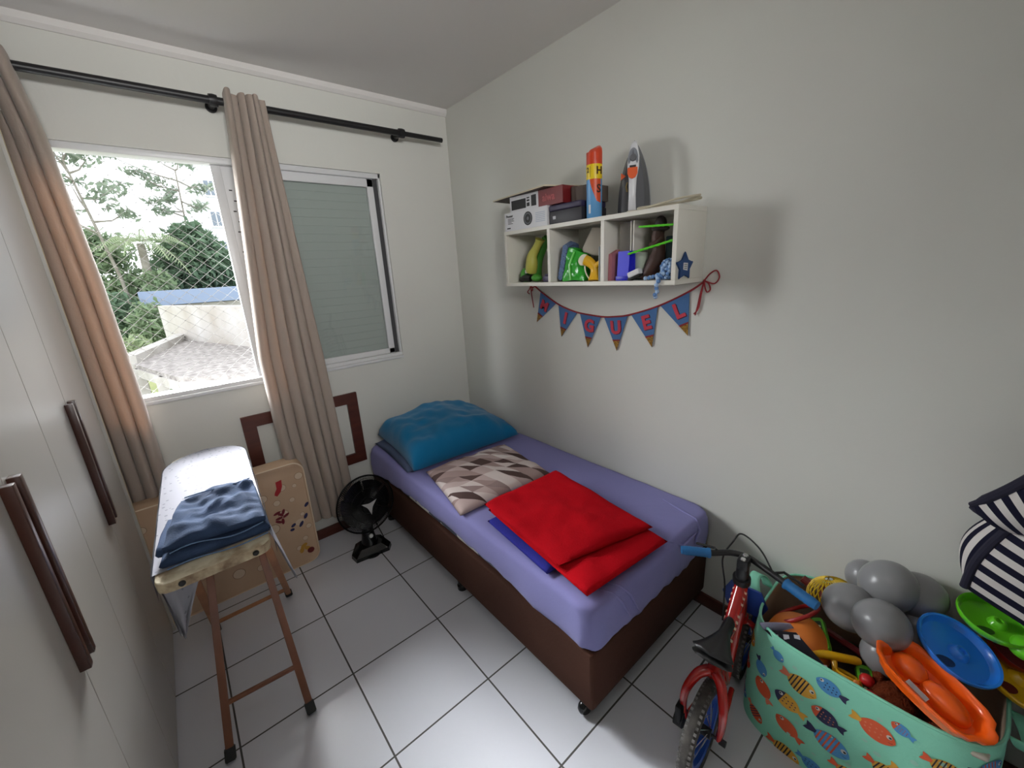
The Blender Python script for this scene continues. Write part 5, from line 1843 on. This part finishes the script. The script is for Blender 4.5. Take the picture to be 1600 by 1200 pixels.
obj('lining', bm, lining, bkt, sharp=60, recalc=False)
bm = BM()
add_tube(bm, [bkp(2*PI*k/NS, KH, -.002) for k in range(NS)], .0045, 6, closed=True)
obj('rim_binding', bm, mint, bkt)
def strap(p0, p1, out, h, w):
    bm = BM()
    p0, p1, out = V(p0), V(p1), V(out)
    def f(u, v):
        a = PI*u
        c = (p0+p1)/2 + (p0-p1)/2*math.cos(a)*1.0
        P = c + V((0, 0, h*math.sin(a)**.8)) + out*(.02 + .03*math.sin(a))
        tx = (p1-p0).normalized()
        rad = (tx*-math.cos(a) + V((0, 0, 1))*math.sin(a))
        return P + out*(v-.5)*w + V((0, 0, 0))
    add_grid(bm, f, 24, 3)
    return bm
o = obj('handle', strap((-.26, -2.222, .40), (-.16, -2.222, .40), (0, 1, 0), .065, .035), mint, bkt, recalc=False)
md = o.modifiers.new('thick', 'SOLIDIFY'); md.thickness = .003
o = obj('handle', strap((-.26, -2.795, .385), (-.16, -2.795, .385), (0, -1, 0), -.05, .035), mint, bkt, recalc=False)
md = o.modifiers.new('thick', 'SOLIDIFY'); md.thickness = .003

# ---- toys in the basket
def simple(name, bm, m, label, cat, group=None, **kw):
    return tag(obj(name, bm, m, **kw), label, cat, group)
bm = BM(); add_ball(bm, (-.302, -2.345, .352), .092, 0, 32)
simple('orange_ball', bm, mat('dull_orange_rubber', '#d9782a', .55), 'big orange ball at the left end of the toy basket', 'ball')
b = thing('toy_bag', 'black cloth bag with white squares at the left rim of the basket', 'bag', (-.37, -2.37, .25))
A = [V((-.385, -2.275, .44)), V((-.325, -2.345, .445)), V((-.385, -2.45, .405)), V((-.405, -2.38, .36))]
A = [V((-.398, -2.270, .418)), V((-.352, -2.345, .432)), V((-.385, -2.455, .385)), V((-.405, -2.40, .35))]
nrm = (A[1]-A[0]).cross(A[3]-A[0]).normalized()
if nrm.z < 0: nrm = -nrm
bm = BM()
for s in (0, 1):
    pass
add_grid(bm, lambda u, v: bil(A, u, v) + nrm*(.008*math.sin(PI*u)*math.sin(PI*v)), 12, 12)
add_grid(bm, lambda u, v: bil(A, u, v) - nrm*.03 + V((.0, 0, -.0)), 12, 12)
for (u0, v0, u1, v1) in ((0, 0, 0, 1), (1, 0, 1, 1), (0, 0, 1, 0), (0, 1, 1, 1)):
    add_grid(bm, lambda s, t: bil(A, lerp(u0, u1, s), lerp(v0, v1, s)) - nrm*.03*t, 12, 2)
obj('cloth', bm, mat('black_cotton', '#15141f', .9), b, recalc=False)
bm = BM()
for u, v in ((.15, .16), (.52, .14), (.88, .13), (.15, .7), (.9, .85)):
    c = bil(A, u, v) + nrm*(.008*math.sin(PI*u)*math.sin(PI*v) + .001)
    ux = (A[1]-A[0]).normalized()
    add_prism(bm, [(-.008, -.007), (.008, -.007), (.008, .007), (-.008, .007)], .0006, frame(c, nrm, ux))
obj('white_square', bm, mat('white_cotton', '#cfcfd8', .9), b, smooth=False)
bm = BM()
slab_bm(bm, [A[0] + nrm*-.012 + V((0, 0, -.01)), A[1] + nrm*-.01 + V((.01, 0, -.01)), A[1] + nrm*.014 + V((.012, .022, .004)), A[0] + nrm*.012 + V((.004, .022, .004))], .014, 10, 8, seed=2)
obj('lilac_edge', bm, mat('pale_lilac_cloth', '#a3a3c0', .9), b, sharp=0)
bm = BM(); add_tube(bm, [V((-.235, -2.315, .405)) + V((.088*math.cos(a), .062*math.sin(a)*.9, -.055*math.sin(a) + .03*math.cos(a)*-1)) for a in [2*PI*i/40 for i in range(40)]], .0065, 10, closed=True)
simple('red_hoop', bm, mat('dark_red_plastic', '#9c1a18', .4), 'thin red plastic hoop tilted behind the orange ball', 'hoop')
def phone(c, d, up, label, L_=.10, W=.038):
    b = thing('toy_phone', label, 'toy phone', c, 0, 'green toy phones')
    c, d, up = V(c), V(d).normalized(), V(up)
    M = frame(c, up, d)
    bm = BM()
    add_prism(bm, rrect(-L_/2, L_/2, -W/2, W/2, .012, 5), .018, M)
    bmesh.ops.bevel(bm, geom=[e for e in bm.edges if e.calc_face_angle(0) > .6], offset=.003, segments=2, affect='EDGES')
    obj('case', bm, mat('toy_green_plastic', '#5bb52a', .35), b)
    bm = BM(); add_prism(bm, rrect(-L_/2+.012, L_/2-.012, -W/2+.007, W/2-.007, .004, 3), .0012, M @ Matrix.Translation((0, 0, .0182)))
    obj('screen', bm, mat('dark_green_panel', '#1d3a1d', .4), b, smooth=False)
    bm = BM()
    for i in range(3):
        for j in range(2):
            add_ball(bm, M @ V((-L_*.22 + i*L_*.2, (j-.5)*.013, .0195)), (.004, .004, .002), 0, 10)
    obj('button', bm, mat('pale_button', '#b9c9a2', .5), b)
phone((-.265, -2.398, .395), (-.75, -.42, -.35), (-.55, .35, .75), 'green toy phone standing on end beside the leftmost grey balloon')
phone((-.315, -2.525, .345), (-.8, -.35, -.35), (-.3, -.1, .95), 'green toy phone lying behind the yellow toy handle')
b = thing('yellow_toy', 'yellow toy with a bar handle and ring grip in the basket', 'toy', (-.32, -2.44, .3))
yl = mat('toy_yellow_plastic', '#e0ad14', .35)
bm = BM(); add_tube(bm, [V((-.365, -2.378, .392)), V((-.33, -2.43, .394)), V((-.288, -2.492, .39)), V((-.282, -2.50, .389))], [.012, .0125, .0125, .009], 14); obj('bar', bm, yl, b)
bm = BM()
add_tube(bm, [V((-.325, -2.445, .385)), V((-.365, -2.462, .355)), V((-.40, -2.475, .315))], [.008, .007, .004], 10)
add_tube(bm, smooth_path([V((-.36, -2.405, .38)), V((-.385, -2.44, .36)), V((-.375, -2.455, .33))], 4), .0055, 8)
obj('prong', bm, yl, b)
bm = BM(); add_tube(bm, [V((-.335, -2.482, .362)) + V((.03*math.cos(a), .03*math.sin(a), -.02*math.cos(a))) for a in [2*PI*i/24 for i in range(24)]], .0055, 8, closed=True); obj('ring', bm, yl, b)
redm = mat('toy_red_plastic', '#c01f22', .4)
bm = BM(); add_ball(bm, (-.318, -2.526, .368), (.019, .019, .018), 0, 20); simple('red_bead', bm, redm, 'small round red bead next to the brown teddy bear', 'bead')
bm = BM(); add_ball(bm, (-.372, -2.543, .364), (.021, .024, .02), 0, 20); add_ball(bm, (-.366, -2.558, .352), (.017, .017, .017), 0, 14); simple('red_toy_ball', bm, redm, 'lumpy red toy wedged between the basket rim and the teddy bear', 'toy')
bm = BM(); add_tube(bm, [V((-.355, -2.508, .378)), V((-.392, -2.516, .357)), V((-.396, -2.517, .354))], [.012, .0125, .009], 12)
simple('orange_peg', bm, mat('toy_orange_peg', '#d0781c', .45), 'short orange plastic peg beside the red toys', 'toy')
# added dark filler, stands in for the shaded inside of the basket
bm = BM(); slab_bm(bm, [V((-.39, -2.74, .14)), V((-.03, -2.74, .14)), V((-.03, -2.28, .14)), V((-.39, -2.28, .14))], .11, 30, 30, seed=12, wr=.03, ws=9)
simple('dark_filler', bm, mat('dark_basket_filler', '#2a1718', .9), 'added dark filler for the shaded inside of the toy basket', 'cloth', sharp=0)
bm = BM(); add_tube(bm, smooth_path([V((-.20, -2.40, .37)), V((-.235, -2.47, .385)), V((-.22, -2.55, .36))], 5), .011, 8)
simple('dark_red_rod', bm, mat('maroon_plastic', '#5a1418', .35), 'dark red curved rod lying under the grey balloons', 'toy')
# teddy
b = thing('teddy_bear', 'dark brown plush teddy bear slumped in the toy basket', 'teddy bear', (-.31, -2.63, .2))
fur = mat('brown_plush', '#7a3a22', 1., spec=.05, bump=(220, .9), var=(40, '#5c2817', 1.5))
def fuzzy(bm, c, r, seed, amp=.006):
    n0 = len(bm.verts)
    add_ball(bm, c, r, 0, 40)
    bm.verts.ensure_lookup_table()
    for v in bm.verts[n0:]:
        d = (v.co - V(c)).normalized()
        v.co += d * amp * (nz(v.co, 60, seed) + .8*nz(v.co, 130, seed))
bm = BM(); fuzzy(bm, (-.325, -2.59, .34), (.066, .058, .055), 1); obj('head', bm, fur, b, sharp=0)
bm = BM(); fuzzy(bm, (-.30, -2.68, .29), (.08, .075, .075), 2); obj('body', bm, fur, b, sharp=0)
for c in ((-.285, -2.548, .378), (-.27, -2.60, .39)):
    bm = BM(); fuzzy(bm, c, (.022, .016, .022), 3, .003); obj('ear', bm, fur, b, sharp=0)
for c, r in (((-.365, -2.655, .32), (.026, .05, .026)), ((-.36, -2.715, .335), (.028, .04, .03)), ((-.24, -2.65, .35), (.03, .04, .03))):
    bm = BM(); fuzzy(bm, c, r, 5, .005); obj('limb', bm, fur, b, sharp=0)
# balloons
bal = mat('grey_latex', '#828284', .28, spec=.4)
def balloon(c, r, ax, label):
    b = thing('balloon', label, 'balloon', c, 0, 'grey balloons in the basket')
    M = frame(c, ax)
    pr = []
    for i in range(25):
        a = PI*i/24
        z = math.cos(a)
        rr_ = math.sin(a) * (1 - .10*max(0, -z)**1.5)
        pr.append((max(0., rr_)*r, (z*1.1 - (.06*max(0, -z)**6))*r))
    pr[0] = (0, pr[0][1]); pr[-1] = (0, pr[-1][1])
    bm = BM(); add_lathe(bm, pr, M, 32)
    obj('skin', bm, bal, b, sharp=0)
    bm = BM(); add_lathe(bm, [(0, -1.14*r), (.004, -1.15*r), (.003, -1.2*r), (.0075, -1.24*r), (0, -1.23*r)], M, 12)
    obj('knot', bm, bal, b)
for c, r, ax, lb in (((-.205, -2.447, .505), .073, (-.5, .6, .3), 'grey balloon at the left end of the balloon pile, above the green phone'),
                     ((-.115, -2.512, .575), .075, (.2, -.3, .9), 'topmost grey balloon of the pile'),
                     ((-.262, -2.524, .538), .070, (-.8, .0, .6), 'front grey balloon with its dimple facing the room'),
                     ((-.072, -2.575, .555), .07, (.1, -.8, .5), 'dull grey balloon at the right against the wall'),
                     ((-.10, -2.60, .455), .068, (-.1, .3, .9), 'pale grey balloon behind the blue plastic disc'),
                     ((-.075, -2.455, .545), .055, (.1, .4, .8), 'small grey balloon half hidden behind the topmost balloon'),
                     ((-.235, -2.548, .412), .06, (-.3, .3, .8), 'lowest grey balloon, under the front balloon')):
    balloon(c, r, ax, lb)
# yellow netting ball
b = thing('yellow_net_toy', 'yellow plastic net cap with red knob behind the bicycle grip', 'toy', (-.1, -2.36, .4))
NM = frame((-.10, -2.385, .44), (.1, .3, .9), (1, 0, 0)) @ Matrix.Scale(1.22, 4)
bm = BM()
for k in range(26):
    a0 = 2*PI*k/26
    for sg in (1, -1):
        add_tube(bm, [NM @ V((.062*math.sin(PI*.5*t)*math.cos(a0 + sg*t*.55), .062*math.sin(PI*.5*t)*math.sin(a0 + sg*t*.55), .05*math.cos(PI*.5*t))) for t in [.12 + .88*i/7 for i in range(8)]], .0018, 4, cap=False)
obj('netting', bm, mat('net_yellow_plastic', '#c9a81f', .5), b, recalc=False)
bm = BM(); add_tube(bm, [NM @ V((.0, .052, .02)), NM @ V((0, .07, .035))], .014, 10); add_ball(bm, NM @ V((0, 0, .0)), (.045, .045, .04), 0, 16); obj('knob', bm, mat('dark_red_knob', '#5c1712', .5), b)
# plastic discs leaning out of the basket
def disc_toy(name, c, n, r, col, col2, label, xdir=(1, 0, 0), boss=True, hole=True, cat='toy disc'):
    b = thing(name, label, cat, (c[0], c[1], c[2]-.05), 0, 'plastic toy discs')
    M = frame(c, n, xdir)
    bm = BM()
    add_lathe(bm, [(0, -.012), (r*.82, -.012), (r*.9, -.004), (r*.93, .006), (r*.985, .008), (r, .004), (r*.985, -.004), (r*.93, -.012), (r*.84, -.0195), (0, -.0195)], M, 56)
    m1 = mat(name + '_plastic', col, .28, spec=.5, coat=.3)
    obj('dish', bm, m1, b, sharp=30)
    if boss:
        bm = BM()
        add_lathe(bm, [(r*.26, -.0118), (r*.2, .0), (r*.14, .004), (r*.1, .004), (r*.08, -.002), (0, -.003)], M @ Matrix.Translation((r*.08, -r*.05, 0)), 28)
        obj('boss', bm, m1, b, sharp=30)
    if hole:
        bm = BM()
        add_prism(bm, [(-r*.45 + r*.26*math.cos(a), -r*.42 + r*.15*math.sin(a)) for a in [2*PI*i/20 for i in range(20)]], .0012, M @ Matrix.Translation((0, 0, -.0118)))
        obj('hole', bm, mat(name + '_recess', col2, .5), b, smooth=False)
    return b, M, m1
disc_toy('blue_toy_disc', (-.206, -2.679, .53), (-.159, -.391, .906), .094, '#2d86f2', '#0b2c66', 'bright blue plastic disc with raised rim leaning behind the orange tray', xdir=(.6, -1, 0))
g_, GM, gm_ = disc_toy('green_toy_disc', (-.084, -2.735, .588), (-.146, -.148, .978), .08, '#62c41e', '#2c5c10', 'lime green plastic disc below the striped fabric', xdir=(.6, -1, 0))
bm = BM(); add_ball(bm, GM @ V((.04, -.062, -.018)), (.042, .036, .026), 0, 24); obj('lobe', bm, gm_, g_, sharp=0)
disc_toy('red_toy_disc', (-.062, -2.785, .500), (-.159, -.391, .906), .058, '#8d1414', '#3c0808', 'dark red plastic disc edge between the green and yellow discs', xdir=(.6, -1, 0), boss=False, hole=False)
disc_toy('yellow_toy_disc', (-.107, -2.80, .466), (-.159, -.391, .906), .10, '#eab818', '#6d1c10', 'yellow plastic disc at the right edge, under the red disc', xdir=(.6, -1, 0))
# orange tray with two rounded lobes
b = thing('orange_toy_tray', 'orange fish shaped plastic tray with lobes resting on the basket rim', 'toy tray', (-.36, -2.65, .45))
om = mat('glossy_orange_plastic', '#fb6414', .28, spec=.5, coat=.3)
OMx = frame((-.358, -2.652, .497), (-.12, -.28, .95), V((-.08, -.21, -.068)))
half_o = [(-.118, .004), (-.126, .03), (-.112, .052), (-.08, .070), (-.03, .074), (.03, .071), (.075, .064), (.098, .05), (.104, .03), (.115, .022), (.12, .006)]
outl = half_o + [(x, -y*1.0) for x, y in half_o[::-1]]
def ring_t(k, z, inset=0.):
    return [bm.verts.new(OMx @ V((x*k - inset*math.copysign(1, x)*min(1, abs(x)/.1), y*k - inset*math.copysign(1, y)*min(1, abs(y)/.04), z))) for x, y in outl]
bm = BM()
rg = [ring_t(1.0, -.006), ring_t(1.03, .004), ring_t(1.03, .008), ring_t(1.0, .009), ring_t(.93, .006), ring_t(.88, -.004), ring_t(.80, -.026), ring_t(.5, -.030), ring_t(.1, -.030)]
n = len(outl)
for a, c in zip(rg, rg[1:]):
    for k in range(n):
        bm.faces.new((a[k], a[(k+1) % n], c[(k+1) % n], c[k]))
bm.faces.new(rg[-1])
under = [ring_t(.93, -.012), ring_t(.84, -.034), ring_t(.1, -.037)]
for a, c in zip([rg[0]] + under, under):
    for k in range(n):
        bm.faces.new((a[(k+1) % n], a[k], c[k], c[(k+1) % n]))
bm.faces.new(under[-1][::-1])
obj('tray', bm, om, b, sharp=50, recalc=False)
bm = BM()
for c, r in (((-.055, .012, -.024), (.04, .036, .028)), ((.03, .008, -.024), (.055, .036, .030))):
    add_ball(bm, OMx @ V(c), r, 0, 24, OMx.to_3x3())
obj('lobe', bm, om, b, sharp=0)
bm = BM(); add_prism(bm, [(-.024, -.006), (.024, -.006), (.024, .006), (-.024, .006)], .0008, OMx @ Matrix.Translation((-.012, -.044, -.008)) @ Matrix.Rotation(.5, 4, 'X'))
obj('white_sticker', bm, card_w, b, smooth=False)
bm = BM(); slab_bm(bm, [V((-.40, -2.70, .385)), V((-.36, -2.715, .39)), V((-.345, -2.77, .39)), V((-.39, -2.765, .385))], .016, 10, 10, seed=6, wr=.01)
simple('white_paper', bm, mat('white_crumpled_paper', '#c3bcae', .9), 'crumpled white paper under the right end of the orange tray', 'paper', sharp=0)

# ------------------------------------------------------------------ striped fabric seat at the right edge
def stripes(name, n, ax=1, c1='#18182a', c2='#cfcac6'):
    m, nt, b2 = new_mat(name)
    tc = N(nt, 'ShaderNodeTexCoord')
    sp = N(nt, 'ShaderNodeSeparateXYZ')
    L(nt, tc.outputs['UV'], sp.inputs[0])
    f = math_node(nt, 'GREATER_THAN', math_node(nt, 'FRACT', math_node(nt, 'MULTIPLY', sp.outputs[ax], n)), .5)
    L(nt, mix_col(nt, f, S(c1), S(c2)), b2.inputs['Base Color'])
    b2.inputs['Roughness'].default_value = .9
    b2.inputs['Specular IOR Level'].default_value = .15
    return m
navy = mat('navy_piping_cloth', '#1d1c2e', .9)
b = thing('striped_baby_seat', 'navy and white striped padded fabric seat at the right edge of the picture', 'baby seat', (-.25, -3.0, 0))
bm = BM(); bx(bm, -.42, -.03, -3.2, -2.90, .0, .62, bevel=.05, seg=4)
obj('base', bm, navy, b)
# lower padded panel
P_ = [V((-.085, -2.664, .66)), V((-.095, -2.67, .755)), V((-.10, -2.695, .85)), V((-.10, -2.735, .94)), V((-.10, -2.82, 1.03))]
edge = smooth_path(P_, 8)
def panel(u, v):
    i = v*(len(edge)-1)
    k = min(int(i), len(edge)-2)
    E = edge[k].lerp(edge[k+1], i-k)
    far = V((-.12, -3.12, .47 + .42*v))
    P = E.lerp(far, u)
    return P + V((-.09*math.sin(PI*min(1, u*1.1))**.8*(.4+.6*v), 0, .035*math.sin(PI*u*.8)*(1-v*.6)))
bm = BM(); add_grid(bm, panel, 30, 40)
o = obj('lower_panel', bm, stripes('lower_stripes', 9.5), b, sharp=0, recalc=False)
md = o.modifiers.new('thick', 'SOLIDIFY'); md.thickness = .012; md.offset = 0
bm = BM(); add_tube(bm, [p + V((-.006, 0, 0)) for p in edge], .011, 10); obj('piping', bm, navy, b)
def wing(u, v):
    i = v*.72*(len(edge)-1)
    k = min(int(i), len(edge)-2)
    E = edge[k].lerp(edge[k+1], i-k)
    return E + V((.07*u, .035*math.sin(PI*v)*u + .012*math.sin(PI*u)*math.sin(PI*v), .004))
bm = BM(); add_grid(bm, wing, 12, 20)
o = obj('side_wing', bm, stripes('wing_stripes', 2.6, 0), b, sharp=0, recalc=False)
md = o.modifiers.new('thick', 'SOLIDIFY'); md.thickness = .004
# upper hood flap
T0, T1, T2, T3 = V((-.10, -2.637, .925)), V((-.10, -2.70, .885)), V((-.10, -2.88, .97)), V((-.10, -2.80, 1.19))
def hood(u, v):
    P = bil([T0, T1, T2, T3], v, u)
    return P + V((-.05*math.sin(PI*min(1, u + .1))*1 - .02*math.sin(PI*v), 0, .0))
bm = BM(); add_grid(bm, hood, 24, 16)
o = obj('hood', bm, stripes('hood_stripes', 8.5, 0), b, sharp=0, recalc=False)
md = o.modifiers.new('thick', 'SOLIDIFY'); md.thickness = .008
bm = BM(); add_tube(bm, [hood(i/16, 0) + V((-.004, .004, .004)) for i in range(17)], [.012 - .004*(i < 2) for i in range(17)], 10)
add_tube(bm, [hood(0, i/8) for i in range(9)], [.011, .01, .007, .005, .004, .004, .004, .004, .004], 8)
obj('hood_piping', bm, navy, b)

# ------------------------------------------------------------------ camera and light
cam = bpy.data.cameras.new('camera')
cam.sensor_fit = 'HORIZONTAL'
cam.sensor_width = 36
cam.lens = 632.204/1600*36
cam.clip_start = .02
co = bpy.data.objects.new('camera', cam)
COL.objects.link(co)
R = Matrix(((.76020995, -.64744408, -.05382378), (.21674582, .17464943, .96047844), (-.61245579, -.74183134, .27310104)))
co.matrix_world = Matrix.Translation((-1.68644854, -2.58198121, 1.61867359)) @ R.transposed().to_4x4()
sc.camera = co

w = bpy.data.worlds.new('overcast_sky')
sc.world = w
w.use_nodes = True
nt = w.node_tree
bg = nt.nodes['Background']
tc = N(nt, 'ShaderNodeTexCoord')
n = N(nt, 'ShaderNodeTexNoise')
n.inputs['Scale'].default_value = 3
n.inputs['Detail'].default_value = 4
L(nt, tc.outputs['Generated'], n.inputs['Vector'])
L(nt, mix_col(nt, n.outputs['Fac'], (.80, .86, .96, 1), (1, 1, 1, 1)), bg.inputs['Color'])
bg.inputs['Strength'].default_value = WORLD

def area(name, loc, target, sx, sy, power, col):
    l = bpy.data.lights.new(name, 'AREA')
    l.shape = 'RECTANGLE'
    l.size, l.size_y = sx, sy
    l.energy = power
    l.color = col
    o = bpy.data.objects.new(name, l)
    COL.objects.link(o)
    o.location = loc
    o.rotation_euler = (V(target) - V(loc)).to_track_quat('-Z', 'Y').to_euler()
    return o
area('sky_light_side', (-4.6, 2.3, 2.7), (-1.65, .1, 1.65), 3.4, 2.6, SIDEW, (.95, .98, 1.))
area('sky_light_far', (-1.9, 6.0, 5.3), (-1.2, -1.9, .5), 4., 2.6, FARW, (.95, .98, 1.))
area('sky_light_left', (-5.6, 5.4, 4.7), (-.5, -1.6, .5), 3.2, 2.6, FARL, (.95, .98, 1.))
for q in bpy.data.lights:
    if q.name in ('sky_light_far', 'sky_light_left'):
        q.spread = 1.0
back_fill = area('back_fill_light', (-1.7, -3.6, 2.25), (-1.1, 0, 2.45), .8, .4, BACKFILLW, (1., .99, .98))  # added fill from behind the camera towards the window wall, no doorway there
back_fill.data.spread = 1.5
area('ceiling_lamp', (-1.5, -2.3, 2.6), (-1.5, -2.3, 0), .35, .35, CEILW, (1., .99, .97))

sc.view_settings.view_transform = 'Standard'
sc.view_settings.look = 'None'
sc.view_settings.exposure = .42
sc.cycles.use_denoising = True
sc.cycles.max_bounces = 10
sc.cycles.diffuse_bounces = 6
sc.cycles.transparent_max_bounces = 16
sc.cycles.sample_clamp_indirect = 4
